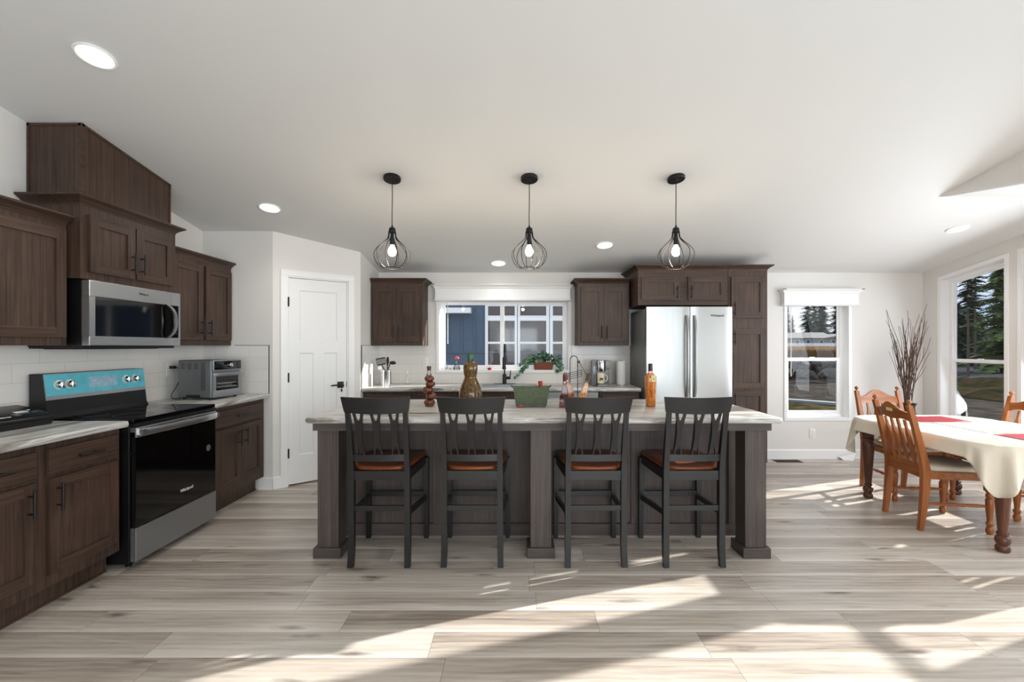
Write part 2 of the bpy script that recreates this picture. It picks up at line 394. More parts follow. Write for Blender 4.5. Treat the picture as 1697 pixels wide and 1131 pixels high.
# ================================================================= ROOM SHELL
XL, XR, YB = -3.01, 4.91, 5.56
YP = 4.38                                  # pantry front wall
PC = (-2.34, 4.38); PD = (-1.683, 4.908)   # pantry diagonal corners
XP = -1.683
XM, YRB, YN = 3.416, 3.72, 1.88            # bay: inner side, ridge, near end
YRID, YREAR = .9, -3.5
SL = .175
def ceil_z(y): return 2.259 + SL * (YB - y) if y >= YRID else 2.259 + SL * (YB - YRID) - SL * (YRID - y)
def bay_z(y): return 2.581 - SL * abs(y - YRB)
HUGE = .14

mb = MB(); mb.box(XL - .3, XR + .15, YREAR - .2, YB + .12, -.12, 0); struct(mb.build('floor', 'floor', smooth=False))

# ceiling: main slope with the bay cut out, the far-side slope, and the bay's own low gable
mb = MB()
def slab_poly(mb, pts, t=.1):
    lo = [mb.v(p) for p in pts]; hi = [mb.v((p[0], p[1], p[2] + t)) for p in pts]; n = len(pts)
    mb.f(lo); mb.f(hi[::-1])
    for i in range(n): mb.f([lo[i], hi[i], hi[(i + 1) % n], lo[(i + 1) % n]])
c = lambda x, y: (x, y, ceil_z(y))
slab_poly(mb, [c(XL - .1, YB + .1), c(XR + .1, YB + .1), c(XR + .1, YRB), c(XM, YRB), c(XM, YRID), c(XL - .1, YRID)])
slab_poly(mb, [c(XL - .1, YRID), c(XM, YRID), c(XM, YREAR - .1), c(XL - .1, YREAR - .1)])
slab_poly(mb, [(XM, YRB, bay_z(YRB)), (XR + .1, YRB, bay_z(YRB)), (XR + .1, YN - .1, bay_z(YN - .1)), (XM, YN - .1, bay_z(YN - .1))])
struct(mb.build('ceiling', 'ceil', smooth=False))
mb = MB(); mb.prism([(YRB, bay_z(YRB)), (YN - .1, bay_z(YN - .1)), (YN - .1, ceil_z(YN - .1) + .08), (YRB, ceil_z(YRB) + .08)], 'x', XM - .004, XM + .05)
struct(mb.build('wall_gable', 'wall', smooth=False))

def wall_rects(mb, axis, a, b, x0, x1, z0, ztop, holes):
    """wall between planes a..b of axis; x0..x1 along it; ztop(x); holes = (u0,u1,zlo,zhi(u))"""
    xs = sorted({x0, x1, *[h[0] for h in holes], *[h[1] for h in holes]})
    for u0, u1 in zip(xs, xs[1:]):
        hs = [h for h in holes if h[0] <= u0 + 1e-6 and h[1] >= u1 - 1e-6]
        if not hs: mb.prism([(u0, z0), (u1, z0), (u1, ztop(u1)), (u0, ztop(u0))], axis, a, b)
        else:
            h = hs[0]
            mb.prism([(u0, z0), (u1, z0), (u1, h[2]), (u0, h[2])], axis, a, b)
            mb.prism([(u0, h[3](u0)), (u1, h[3](u1)), (u1, ztop(u1)), (u0, ztop(u0))], axis, a, b)

W1 = (-.951, .612, 1.074, 1.93); W2 = (3.263, 4.007, .50, 1.92)
mb = MB(); zt = lambda u: ceil_z(YB) + .05
wall_rects(mb, 'y', YB, YB + HUGE, XL - .2, XR + HUGE, 0, zt, [(W1[0], W1[1], W1[2], lambda u: W1[3]), (W2[0], W2[1], W2[2], lambda u: W2[3])])
struct(mb.build('wall_back', 'wall', smooth=False))
BAYW = ((4.62, 5.316), (3.82, 4.46), (2.98, 3.62), (2.12, 2.82))
SILL = .46
btop = lambda y: bay_z(y) - .166
mb = MB()
bz = lambda y: bay_z(y) + .05
for seg in ((YRB, YB), (YN - .1, YRB)):
    wall_rects(mb, 'x', XR, XR + HUGE, seg[0], seg[1], 0, bz, [(a, b, SILL, btop) for a, b in BAYW if a >= seg[0] - .2 and b <= seg[1] + .2])
struct(mb.build('wall_right', 'wall', smooth=False))
mb = MB(); mb.box(XM, XR + HUGE, YN - .1, YN, 0, bay_z(YN) + .05); struct(mb.build('wall_bay', 'wall', smooth=False))
mb = MB(); mb.box(XM, XM + .1, YREAR, YN - .1, 0, 3.1); struct(mb.build('wall_side', 'wall', smooth=False))
mb = MB(); mb.prism([(YREAR, 0), (YB, 0), (YB, ceil_z(YB) + .05), (YRID, ceil_z(YRID) + .05), (YREAR, ceil_z(YREAR) + .05)], 'x', XL - .1, XL); struct(mb.build('wall_left', 'wall', smooth=False))
mb = MB(); mb.box(XL - .1, XM + .1, YREAR - .1, YREAR, 0, ceil_z(YREAR) + .05); struct(mb.build('wall_rear', 'wall', smooth=False))
# pantry closet: front, diagonal (with the doorway) and side walls
def vprism(mb, pts, z0, z1f):
    lo = [mb.v((x, y, z0)) for x, y in pts]; hi = [mb.v((x, y, z1f(y))) for x, y in pts]; n = len(pts)
    mb.f(lo[::-1]); mb.f(hi)
    for i in range(n): mb.f([lo[i], lo[(i + 1) % n], hi[(i + 1) % n], hi[i]])
DD = Vector((PD[0] - PC[0], PD[1] - PC[1])); DL = DD.length; DU = DD / DL; DN = Vector((DU.y, -DU.x))   # DN points into the room
D0, D1, DH = .127, .713, 2.05
zc = lambda y: ceil_z(y) + .03
mb = MB(); vprism(mb, [(XL, YP), PC, (PC[0] - .03, YP + .1), (XL, YP + .1)], 0, zc); struct(mb.build('wall_pantry_front', 'wall', smooth=False))
mb = MB(); vprism(mb, [PD, (XP, YB), (XP - .1, YB), (XP - .1, PD[1] + .02)], 0, zc); struct(mb.build('wall_pantry_side', 'wall', smooth=False))
mb = MB()
def diag(t, n): return (PC[0] + DU.x * t + DN.x * n, PC[1] + DU.y * t + DN.y * n)
for t0, t1, z0 in ((0, D0, 0), (D1, DL, 0), (D0, D1, DH)):
    vprism(mb, [diag(t0, 0), diag(t1, 0), diag(t1, -.1), diag(t0, -.1)], z0, zc)
struct(mb.build('wall_pantry_diagonal', 'wall', smooth=False))

# baseboards
def baseboard(name, p, q, h=.115, t=.014):
    p = Vector(p); q = Vector(q); u = (q - p).normalized(); n = Vector((u.y, -u.x)); L = (q - p).length
    mb = MB(); mb.T = frameT((p.x, p.y, 0), u, n)
    mb.prism([(0, 0), (t, 0), (t, h - .012), (t * .55, h - .004), (t * .4, h), (0, h)], 'x', 0, L)
    return struct(mb.build(name, 'trim', smooth=False))
baseboard('baseboard_back', (2.72, YB), (XR, YB)); baseboard('baseboard_right', (XR, YB), (XR, YN))
baseboard('baseboard_pantry_front', (-2.47, YP), PC); 
baseboard('baseboard_pantry_left', PC, diag(.067, 0)); baseboard('baseboard_pantry_right', diag(.773, 0), PD)

# pantry door
L = diag((D0 + D1) / 2, 0)
dr = shell('door_1', (L[0], L[1], 0), 'white panelled pantry door in the diagonal wall')
W = D1 - D0
def dT(): return frameT((0, 0, 0), (DU.x, DU.y, 0), (DN.x, DN.y, 0))
mb = MB(); mb.T = dT()
for x0, x1 in ((-W / 2 - .06, -W / 2), (W / 2, W / 2 + .06)):
    mb.prism([(x0, 0), (x1, 0), (x1, .014), ((x0 + x1) / 2, .018), (x0, .014)], 'z', 0, DH)
mb.box(-W / 2 - .06, W / 2 + .06, 0, .017, DH, DH + .06, .004)
for x0, x1 in ((-W / 2, -W / 2 + .012), (W / 2 - .012, W / 2)): mb.box(x0, x1, -.1, .0, 0, DH)
mb.box(-W / 2, W / 2, -.1, 0, DH - .012, DH)
struct(mb.build('casing', 'trim', dr))
mb = MB(); mb.T = dT(); a, b = -W / 2 + .014, W / 2 - .014; y0, y1 = -.04, -.006
zb, ztp = .014, DH - .016; st = .098
# slab core and raised stiles/rails around three sunk panels
mb.box(a, b, y0, y1 - .008, zb, ztp)
for x0, x1, z0, z1 in ((a, a + st, zb, ztp), (b - st, b, zb, ztp), (a + st, b - st, zb, .29), (a + st, b - st, 1.30, 1.42), (a + st, b - st, ztp - .115, ztp), (-.05, .05, .29, 1.30)):
    mb.box(x0, x1, y1 - .008, y1, z0, z1)
def bevel_rim(x0, x1, z0, z1, d=.010):
    for (p, q) in (((x0, z0), (x1, z0)), ((x1, z0), (x1, z1)), ((x1, z1), (x0, z1)), ((x0, z1), (x0, z0))):
        cx, cz = (x0 + x1) / 2, (z0 + z1) / 2
        ins = lambda s: (s[0] + d * (1 if s[0] < cx else -1), s[1] + d * (1 if s[1] < cz else -1))
        i0, i1 = ins(p), ins(q)
        mb.f([mb.v((p[0], y1, p[1])), mb.v((q[0], y1, q[1])), mb.v((i1[0], y1 - .008, i1[1])), mb.v((i0[0], y1 - .008, i0[1]))])
bevel_rim(a + st, b - st, 1.42, ztp - .115); bevel_rim(a + st, -.05, .29, 1.30); bevel_rim(.05, b - st, .29, 1.30)
slabd = struct(mb.build('door_leaf', 'door', dr, smooth=False))
for z in (1.80, 1.06, .32):
    mb = MB(); mb.T = dT(); mb.box(-W / 2 + .004, -W / 2 + .018, -.008, .004, z - .045, z + .045); mb.lathe([(.005, z - .047), (.005, z + .047)], (-W / 2 + .012, .004, 0), 8)
    struct(mb.build('hinge', 'black', dr))
mb = MB(); mb.T = dT(); hx, hz = b - .065, .965
mb.box(hx - .032, hx + .032, y1, y1 + .008, hz - .032, hz + .032, .002); mb.lathe([(.011, 0), (.011, .042)], (hx, y1 + .048, hz), 10, axis='y')
mb.tube([(hx + .004, y1 + .045, hz), (hx - .05, y1 + .045, hz), (hx - .105, y1 + .043, hz - .003)], [.009, .0085, .007], 8)
mb.box(b - .004, b + .004, y1 - .012, y1 + .002, hz - .028, hz + .03)
mb.lathe([(.004, -.075), (.009, -.06), (.004, -.045), (.002, -.01)], (hx + .01, y1 + .014, hz), 8)
struct(mb.build('door_handle', 'black', dr))

# ---------------------------------------------------------------- backsplash tiles with black edge strip
mb = MB(); t = .008
mb.mi = 1; mb.box(XL, XL + t, 1.85, YP, .914, 1.372)
mb.mi = 0; mb.box(XL + t, -2.375, YP - t, YP, .914, 1.372)
mb.mi = 2; mb.box(-2.375, -2.371, YP - t - .001, YP, .914, 1.376); mb.box(-2.70, -2.371, YP - t - .001, YP, 1.372, 1.376)
mb.mi = 1; mb.box(XP, XP + t, 4.93, YB, .914, 1.372)
mb.mi = 0
mb.box(XP + t, W1[0] - .045, YB - t, YB, .914, 1.372); mb.box(W1[1] + .045, 1.36, YB - t, YB, .914, 1.372); mb.box(W1[0] - .045, W1[1] + .045, YB - t, YB, .914, W1[2] - .035)
mb.mi = 2; mb.box(XP, XP + t + .001, 4.926, 4.93, .914, 1.376); mb.box(XP, XP + t + .001, 4.926, 5.23, 1.372, 1.376); mb.box(1.36, 1.364, YB - t - .001, YB, .914, 1.372)
struct(mb.build('trim_backsplash', ['tile_x', 'tile_y', 'black'], smooth=False))

# ---------------------------------------------------------------- windows
def win_frame(mb, x0, x1, z0, z1f, y0, y1, wd):
    """rectangular or raked ring in local x/z, from y0 to y1 (y negative = outward)"""
    z1a, z1b = z1f(x0), z1f(x1); k = (z1b - z1a) / (x1 - x0)
    for poly in ([(x0, z0), (x0 + wd, z0), (x0 + wd, z1f(x0 + wd)), (x0, z1a)], [(x1 - wd, z0), (x1, z0), (x1, z1b), (x1 - wd, z1f(x1 - wd))],
                 [(x0 + wd, z0), (x1 - wd, z0), (x1 - wd, z0 + wd), (x0 + wd, z0 + wd)],
                 [(x0 + wd, z1f(x0 + wd) - wd), (x1 - wd, z1f(x1 - wd) - wd), (x1 - wd, z1f(x1 - wd)), (x0 + wd, z1f(x0 + wd))]):
        mb.prism(poly, 'y', y0, y1)
def hung_window(name, origin, ux, nrm, x0, x1, z0, ztopf, mid, label, cas=.037, casing_top=True):
    """single hung window set .09 back in its opening; local y towards the room"""
    r = shell(name, origin, label); T = frameT((0, 0, 0), ux, nrm)
    mb = MB(); mb.T = T
    k = .012
    for xa, xb in ((x0 - cas, x0), (x1, x1 + cas)):
        mb.prism([(xa, z0 - cas), (xb, z0 - cas), (xb, ztopf(xb) + (cas if casing_top else 0)), (xa, ztopf(xa) + (cas if casing_top else 0))], 'y', 0, k)
    mb.prism([(x0, z0 - cas), (x1, z0 - cas), (x1, z0), (x0, z0)], 'y', 0, k)
    if casing_top: mb.prism([(x0, ztopf(x0)), (x1, ztopf(x1)), (x1, ztopf(x1) + cas), (x0, ztopf(x0) + cas)], 'y', 0, k)
    win_frame(mb, x0 - .001, x1 + .001, z0 - .001, lambda x: ztopf(x) + .001, -.139, .002, .004)   # reveal lining
    struct(mb.build('casing', 'trim', r, smooth=False))
    mb = MB(); mb.T = T; win_frame(mb, x0 + .003, x1 - .003, z0 + .003, lambda x: ztopf(x) - .003, -.135, -.09, .034)
    struct(mb.build('window_frame', 'vinyl', r, smooth=False))
    a, b = x0 + .037, x1 - .037
    mb = MB(); mb.T = T; win_frame(mb, a, b, mid - .022, lambda x: ztopf(x) - .037, -.128, -.114, .022)
    sh = struct(mb.build('upper_sash', 'vinyl', r, smooth=False))
    mb = MB(); mb.T = T; win_frame(mb, a, b, z0 + .037, lambda x: mid + .022, -.112, -.094, .036)
    sl = struct(mb.build('lower_sash', 'vinyl', r, smooth=False))
    mb = MB(); mb.T = T; mb.box((a + b) / 2 - .03, (a + b) / 2 + .03, -.112, -.098, mid + .022, mid + .030, .002); struct(mb.build('latch', 'vinyl', sl))
    for par, za, zf, y in ((sh, mid, lambda x: ztopf(x) - .059, -.121), (sl, z0 + .073, lambda x: mid - .014, -.103)):
        mb = MB(); mb.T = T; xa, xb = a + .022, b - .022
        if par is sl: xa, xb = a + .036, b - .036
        mb.f([mb.v((xa, y, za)), mb.v((xb, y, za)), mb.v((xb, y, zf(xb))), mb.v((xa, y, zf(xa)))])
        struct(mb.build('pane', 'pane', par, smooth=False))
    return r, T
def valance(r, T, x0, x1, z0, z1, d=.085):
    mb = MB(); mb.T = T
    prof = [(0, z0), (d + .004, z0), (d + .012, z0 + .012), (d + .004, z0 + .022), (d + .004, z0 + .03), (d, z0 + .034), (d, z1 - .052), (d + .010, z1 - .044), (d + .014, z1 - .03), (d + .034, z1 - .010), (d + .042, z1 - .008), (d + .042, z1), (0, z1)]
    rings = []
    def ring(off_l, s):
        return [(s + (off_l if s > (x0 + x1) / 2 else -off_l) * max(0, y - d), y, z) for y, z in prof]
    L0 = [(x0 - max(0, y - d), y, z) for y, z in prof]; L1 = [(x1 + max(0, y - d), y, z) for y, z in prof]
    mb.loft([L0, L1])
    # crown returns at the two ends
    for xe, sg in ((x0, -1), (x1, 1)):
        mb.prism([(min(xe, xe + sg * .042), z1 - .008), (max(xe, xe + sg * .042), z1 - .008), (max(xe, xe + sg * .042), z1), (min(xe, xe + sg * .042), z1)], 'y', 0, d + .042)
        p = [(xe, z1 - .05), (xe + sg * .010, z1 - .044), (xe + sg * .014, z1 - .03), (xe + sg * .034, z1 - .010), (xe, z1 - .008)]
        mb.prism(p, 'y', 0, d + .01)
        p = [(xe, z0), (xe + sg * .004, z0), (xe + sg * .012, z0 + .012), (xe + sg * .004, z0 + .022), (xe, z0 + .034)]
        mb.prism(p, 'y', 0, d)
    return struct(mb.build('valance', 'trim', r, smooth=False))

# kitchen window: slider with a centre mullion
r = shell('window_1', (0, YB, 0), 'white sliding window over the kitchen sink under a white valance'); T = frameT((0, 0, 0), (1, 0, 0), (0, -1, 0))
x0, x1, z0, z1 = W1
mb = MB(); mb.T = T
for xa, xb in ((x0 - .037, x0), (x1, x1 + .037)): mb.box(xa, xb, 0, .012, z0 - .03, z1)
mb.box(x0, x1, 0, .012, z0 - .03, z0)
win_frame(mb, x0 - .001, x1 + .001, z0 - .001, lambda x: z1 + .001, -.139, .002, .004); struct(mb.build('casing', 'trim', r, smooth=False))
mb = MB(); mb.T = T; win_frame(mb, x0 + .003, x1 - .003, z0 + .003, lambda x: z1 - .003, -.135, -.095, .04); mb.box(-.217, -.165, -.134, -.096, z0 + .04, z1 - .04); struct(mb.build('window_frame', 'vinyl', r, smooth=False))
for xa, xb, y in ((x0 + .043, -.20, -.108), (-.18, x1 - .043, -.122)):
    mb = MB(); mb.T = T; win_frame(mb, xa, xb, z0 + .043, lambda x: z1 - .043, y - .008, y + .008, .014); sh = struct(mb.build('sash', 'vinyl', r, smooth=False))
    mb = MB(); mb.T = T; mb.f([mb.v((xa + .014, y, z0 + .057)), mb.v((xb - .014, y, z0 + .057)), mb.v((xb - .014, y, z1 - .057)), mb.v((xa + .014, y, z1 - .057))]); struct(mb.build('pane', 'pane', sh, smooth=False))
valance(r, T, -.987, .627, 1.907, 2.105)
def wand(r, T, x, y, z0, z1):
    mb = MB(); mb.T = T; mb.tube([(x, y, z1), (x, y, z0)], .0045, 8); mb.tube([(x, y, z0 + .02), (x, y, z0)], .006, 8)
    return struct(mb.build('blind_wand', 'white_plastic', r))
wand(r, T, U(742, 5.52), .04, V(570, 5.52), 1.93)
# right back window
r, T = hung_window('window_2', (0, YB, 0), (1, 0, 0), (0, -1, 0), W2[0], W2[1], W2[2], lambda x: W2[3], V(596, 5.67), 'tall white single hung window on the back wall by the dining table')
valance(r, T, 3.184, 4.075, 1.849, 2.048)
wand(r, T, U(1311, 5.52), .04, V(624, 5.52), 1.88)
for i, (a, b) in enumerate(BAYW):
    # local x runs along -Y so that the outward normal faces the room
    hung_window('window_%d' % (i + 3), (XR, 0, 0), (0, -1, 0), (-1, 0, 0), -b, -a, SILL, lambda x: btop(-x), 1.20, 'white raked-top window in the bay wall beside the dining table')

# ================================================================= CABINETS
def shaker(parent, name, T, w, z0, z1, mats, hx=None, hz=None, hdir='z', hl=.145, th=.02, rail=.06, flat=False):
    """a door or drawer front in a local frame: x 0..w, y outward, with a bar handle"""
    mb = MB(); mb.T = T
    if flat: mb.mi = 1; mb.box(0, w, 0, th, z0, z1, .002)
    else:
        mb.mi = 0
        mb.box(0, rail, 0, th, z0, z1); mb.box(w - rail, w, 0, th, z0, z1); mb.box(rail, w - rail, 0, th - .010, z0 + rail, z1 - rail)
        mb.mi = 1; mb.box(rail, w - rail, 0, th, z0, z0 + rail); mb.box(rail, w - rail, 0, th, z1 - rail, z1)
    d = mb.build(name, mats, parent, smooth=False)
    if hx is not None:
        mb = MB(); mb.T = T; y = th + .032
        if hdir == 'z':
            mb.tube([(hx, y, hz - hl / 2), (hx, y, hz + hl / 2)], .006, 10)
            for q in (-.3, .3): mb.tube([(hx, th - .001, hz + q * hl), (hx, y, hz + q * hl)], .0045, 8)
        else:
            mb.tube([(hx - hl / 2, y, hz), (hx + hl / 2, y, hz)], .006, 10)
            for q in (-.3, .3): mb.tube([(hx + q * hl, th - .001, hz), (hx + q * hl, y, hz)], .0045, 8)
        mb.build('handle', 'black', d)
    return d
CROWN = [(0, -.004), (.006, .010), (.010, .014), (.022, .026), (.044, .040), (.050, .042), (.050, .054), (0, .054)]
def crown(parent, x0, x1, y0, y1, z, sides, mat, k=1.0):
    """moulding round a box; sides = set of 'x-','x+','y-','y+' that stick out (root-local coords)"""
    mb = MB(); rings = []
    for o, h in CROWN:
        o *= k; h *= k
        a, b = x0 - (o if 'x-' in sides else 0), x1 + (o if 'x+' in sides else 0); c_, d = y0 - (o if 'y-' in sides else 0), y1 + (o if 'y+' in sides else 0)
        rings.append([(a, c_, z + h), (b, c_, z + h), (b, d, z + h), (a, d, z + h)])
    mb.loft(rings); return mb.build('crown_moulding', mat, parent, smooth=False)
LW = ['cab_z', 'cab_y']; BW = ['cab_z', 'cab_x']

# --- base cabinets on the left wall: local frame x = along +Y, outward = +X
def base_left(label, y0, y1, doors, drawers, end_panel):
    r = thing('base_cabinet', label, 'cabinet', (-2.72, (y0 + y1) / 2, 0), 0, 'stained oak base cabinets')
    ox, oy = r.location.x, r.location.y; X = lambda x: x - ox; Y = lambda y: y - oy
    mb = MB(); mb.box(X(XL + .004), X(-2.42), Y(y0), Y(y1), .125, .876); mb.box(X(XL + .004), X(-2.495), Y(y0 + .006), Y(y1 - .006), .0, .125)
    mb.mi = 1; mb.box(X(-2.50), X(-2.49), Y(y0 + .006), Y(y1 - .006), 0, .012)
    mb.build('body', ['cab_z', 'cab_y'], r, smooth=False)
    T = lambda y: frameT((X(-2.42), Y(y), 0), (0, 1, 0), (1, 0, 0))
    for a, b, side in doors: shaker(r, 'door', T(a), b - a, .19, .685, LW, (b - a - .04) if side == 'r' else .04, .585)
    for a, b in drawers: shaker(r, 'drawer', T(a), b - a, .707, .838, LW, (b - a) / 2, .773, 'y', flat=True)
    return r
base_left('dark oak two-door base cabinet with two drawers, under the black vacuum sealer', 1.85, 2.785, [(1.885, 2.29, 'r'), (2.35, 2.76, 'l')], [(1.885, 2.29), (2.35, 2.76)], True)
base_left('dark oak base cabinet with one wide drawer, under the grey toaster oven', 3.572, 4.366, [(3.63, 3.985, 'r'), (3.992, 4.315, 'l')], [(3.63, 4.315)], False)

# --- worktops
def worktop(name, label, poly_axis, a, b, front, back, out, mat, grp=None):
    pass
def bullnose(r0, r1, z0, z1, n=6):
    """profile from back r0 to front r1 with a rounded front"""
    h = (z1 - z0) / 2; zc_ = (z0 + z1) / 2; s = 1 if r1 > r0 else -1
    p = [(r0, z0)] + [(r1 - s * h * .55 + s * h * .55 * math.cos(t), zc_ + h * math.sin(t)) for t in [(-PI / 2 + PI * i / n) for i in range(n + 1)]] + [(r0, z1)]
    return p
for y0, y1, lab in ((1.82, 2.785, 'grey marbled worktop left of the range, with rounded front edge'), (3.572, 4.37, 'grey marbled worktop between the range and the pantry wall')):
    mb = MB(); ox, oy = -2.68, (y0 + y1) / 2
    mb.prism([(x - ox, z) for x, z in bullnose(XL + .009, -2.362, .876, .914)], 'y', y0 - oy, y1 - oy)
    o = mb.build('worktop', 'lam_y', ang=50); o.location = (ox, oy, 0); tag(o, lab, 'worktop', 'marbled worktops')

# --- wall cabinets on the left wall
def upper_left(label, y0, y1, z0, z1, xf, doors, sides):
    r = thing('wall_cabinet', label, 'cabinet', (-2.85, (y0 + y1) / 2, z0), 0, 'stained oak wall cabinets')
    ox, oy, oz = r.location; X = lambda x: x - ox; Y = lambda y: y - oy
    mb = MB(); mb.box(X(XL + .004), X(xf), Y(y0), Y(y1), 0, z1 - z0); mb.build('body', 'cab_z', r, smooth=False)
    for a, b, za, zb, side in doors:
        T = frameT((X(xf), Y(a), -z0), (0, 1, 0), (1, 0, 0)); shaker(r, 'door', T, b - a, za, zb, LW, (b - a - .032) if side == 'r' else .032, za + .105)
    crown(r, X(XL + .004), X(xf), Y(y0), Y(y1), z1 - z0, sides, 'cab_y'); return r
upper_left('dark oak wall cabinet left of the microwave, cut by the photo edge', 1.86, 2.775, 1.372, 2.10, -2.73, [(1.89, 2.30, 1.42, 2.062, 'r'), (2.31, 2.755, 1.42, 2.062, 'l')], {'x+', 'y-'})
upper_left('dark oak wall cabinet with two doors above the grey toaster oven', 3.572, 4.366, 1.372, 2.10, -2.73, [(3.60, 3.955, 1.42, 2.062, 'r'), (3.99, 4.345, 1.42, 2.062, 'l')], {'x+'})
mwc = upper_left('dark oak wall cabinet with two short doors above the microwave', 2.785, 3.562, 1.782, 2.235, -2.66, [(2.835, 3.168, 1.828, 2.18, 'r'), (3.18, 3.515, 1.828, 2.18, 'l')], {'x+', 'y-', 'y+'})
# sloped duct box above it
r = thing('duct_cover', 'tall dark oak boxed cover with sloping top above the microwave cabinet', 'duct cover', (-2.83, 3.18, 2.289))
ox, oy, oz = r.location; y0, y1, xf = 2.812, 3.53, -2.675
mb = MB(); mb.prism([(y0 - oy, 0), (y1 - oy, 0), (y1 - oy, ceil_z(y1) - oz - .003), (y0 - oy, ceil_z(y0) - oz - .003)], 'x', XL + .004 - ox, xf - ox); mb.build('body', 'cab_z', r, smooth=False)
mb = MB(); t = .006; wd = .016
zt_ = lambda y: ceil_z(y) - oz - .003
mb.prism([(y0 - oy, zt_(y0) - wd), (y1 - oy, zt_(y1) - wd), (y1 - oy, zt_(y1)), (y0 - oy, zt_(y0))], 'x', xf - ox, xf - ox + t)
for a, b in ((y0 - t, y0 + wd), (y1 - wd, y1)): mb.prism([(a - oy, 0), (b - oy, 0), (b - oy, zt_(b) - .001), (a - oy, zt_(a) - .001)], 'x', xf - ox, xf - ox + t)
mb.box(XL + .004 - ox, XL + .02 - ox, y0 - t - oy, y0 - oy, 0, zt_(y0)); mb.box(xf - wd - ox, xf - ox, y0 - t - oy, y0 - oy, 0, zt_(y0)); mb.box(XL + .004 - ox, xf - ox, y0 - t - oy, y0 - oy, zt_(y0) - wd, zt_(y0) - .002)
mb.build('edge_trim', 'cab_y', r, smooth=False)

# ---------------------------------------------------------------- microwave over the range
r = thing('microwave', 'stainless over-the-range microwave with black glass door and curved handle', 'microwave', (-2.82, 3.18, 1.352))
y0, y1, z1, xf = -.378, .378, .422, .20     # local
X = lambda x: x + 2.82
mb = MB(); mb.box(X(XL + .012), X(-2.665), y0, y1, .012, z1, .003); mb.build('body', 'black_side', r, smooth=False)
mb = MB(); mb.box(X(XL + .012), X(-2.66), y0 + .01, y1 - .01, 0, .014); mb.box(X(-2.95), X(-2.75), y0 + .05, y1 - .05, -.004, 0); mb.build('vent_grille', 'black_side', r, smooth=False)
fx0, fx1 = X(-2.665), X(-2.618)
mb = MB()   # door frame with opening, and the control end
yc = .292
mb.box(fx0, fx1, y0, yc, z1 - .098, z1, .003); mb.box(fx0, fx1, y0, yc, .02, .078, .003); mb.box(fx0, fx1, y0, y0 + .040, .078, z1 - .098)
md = mb.build('door', 'steel_y', r, smooth=False)
mb = MB(); mb.box(fx0, fx1 - .003, y0 + .040, yc - .002, .078, z1 - .098); mb.build('door_glass', 'black_glass', md, smooth=False)
mb = MB(); mb.box(fx0, fx1, yc + .004, y1, z1 - .098, z1, .002); mb.box(fx0, fx1, yc + .004, y1, .02, .078, .002); mb.box(fx0, fx1, y1 - .014, y1, .078, z1 - .098)
cp = mb.build('control_panel', 'steel_y', r, smooth=False)
mb = MB(); mb.box(fx0, fx1 - .003, yc + .004, y1 - .014, .078, z1 - .098); mb.build('control_glass', 'black_glass', cp, smooth=False)
for i in range(7):
    mb = MB(); mb.box(fx1 - .003, fx1 - .0022, .322, .347, .11 + i * .027, .113 + i * .027); mb.build('button', 'grate', cp, smooth=False)
mb = MB(); rings = []
for i in range(15):
    t = -1 + 2 * i / 14; z = .20 + t * .128; y = yc - .055 + .040 * (1 - t * t); x = fx1 + .004 + .038 * (1 - t ** 4)
    rings.append([(x - .006, y - .013, z), (x + .006, y - .013, z), (x + .006, y + .013, z), (x - .006, y + .013, z)])
mb.loft(rings); mb.build('handle', 'steel', md)
text('brand_lettering', 'Whirlpool', .020, md, (fx1 + .0006, .03, z1 - .045), (0, 1, 0), (0, 0, 1), 'dark_slot')

# ---------------------------------------------------------------- range
r = thing('range', 'freestanding black and stainless electric range with blue film on its back panel', 'range', (-2.66, 3.178, 0))
X = lambda x: x + 2.66; y0, y1 = -.376, .376
mb = MB(); mb.box(X(XL + .03), X(-2.375), y0, y1, .03, .895, .004); mb.build('body', 'black_side', r, smooth=False)
mb = MB(); mb.box(X(-2.945), X(-2.345), y0 - .001, y1 + .001, .896, .92, .004); ct = mb.build('cooktop', 'black_glass', r, smooth=False)
for cx, cy, rr in ((-2.50, -.19, .105), (-2.50, .19, .085), (-2.76, -.19, .075), (-2.76, .19, .095)):
    pts = [(X(cx) + rr * math.cos(2 * PI * i / 36), cy + rr * math.sin(2 * PI * i / 36), .9203) for i in range(37)]; mb = MB(); mb.tube(pts, .0008, 4); mb.build('burner_ring', 'grate', ct)
# slanted control back panel
mb = MB(); mb.prism([(X(-2.985), .92), (X(-2.86), .92), (X(-2.875), .945), (X(-2.885), 1.03), (X(-2.885), 1.033), (X(-2.905), 1.196), (X(-2.985), 1.196)], 'y', y0, y1); mb.build('back_panel', 'black_side', r, smooth=False)
def sl(z): return X(-2.885 - .020 * (z - 1.033) / .163)
def panel(mb, ya, yb, za, zb, off, th=.004):
    lo = [(sl(za) + off, ya, za), (sl(za) + off, yb, za), (sl(zb) + off, yb, zb), (sl(zb) + off, ya, zb)]
    hi = [(p[0] + th, p[1], p[2]) for p in lo]; mb.loft([lo, hi])
mb = MB(); panel(mb, y0 + .002, y1 - .002, 1.034, 1.194, 0); cpn = mb.build('control_panel', 'steel_y', r, smooth=False)
mb = MB(); panel(mb, y0 + .004, y1 - .004, 1.058, 1.192, .004, .0012); mb.build('protective_film', 'film', cpn, smooth=False)
mb = MB(); panel(mb, -.085, .13, 1.088, 1.160, .0052, .001); mb.build('display', 'film_dim', cpn, smooth=False)
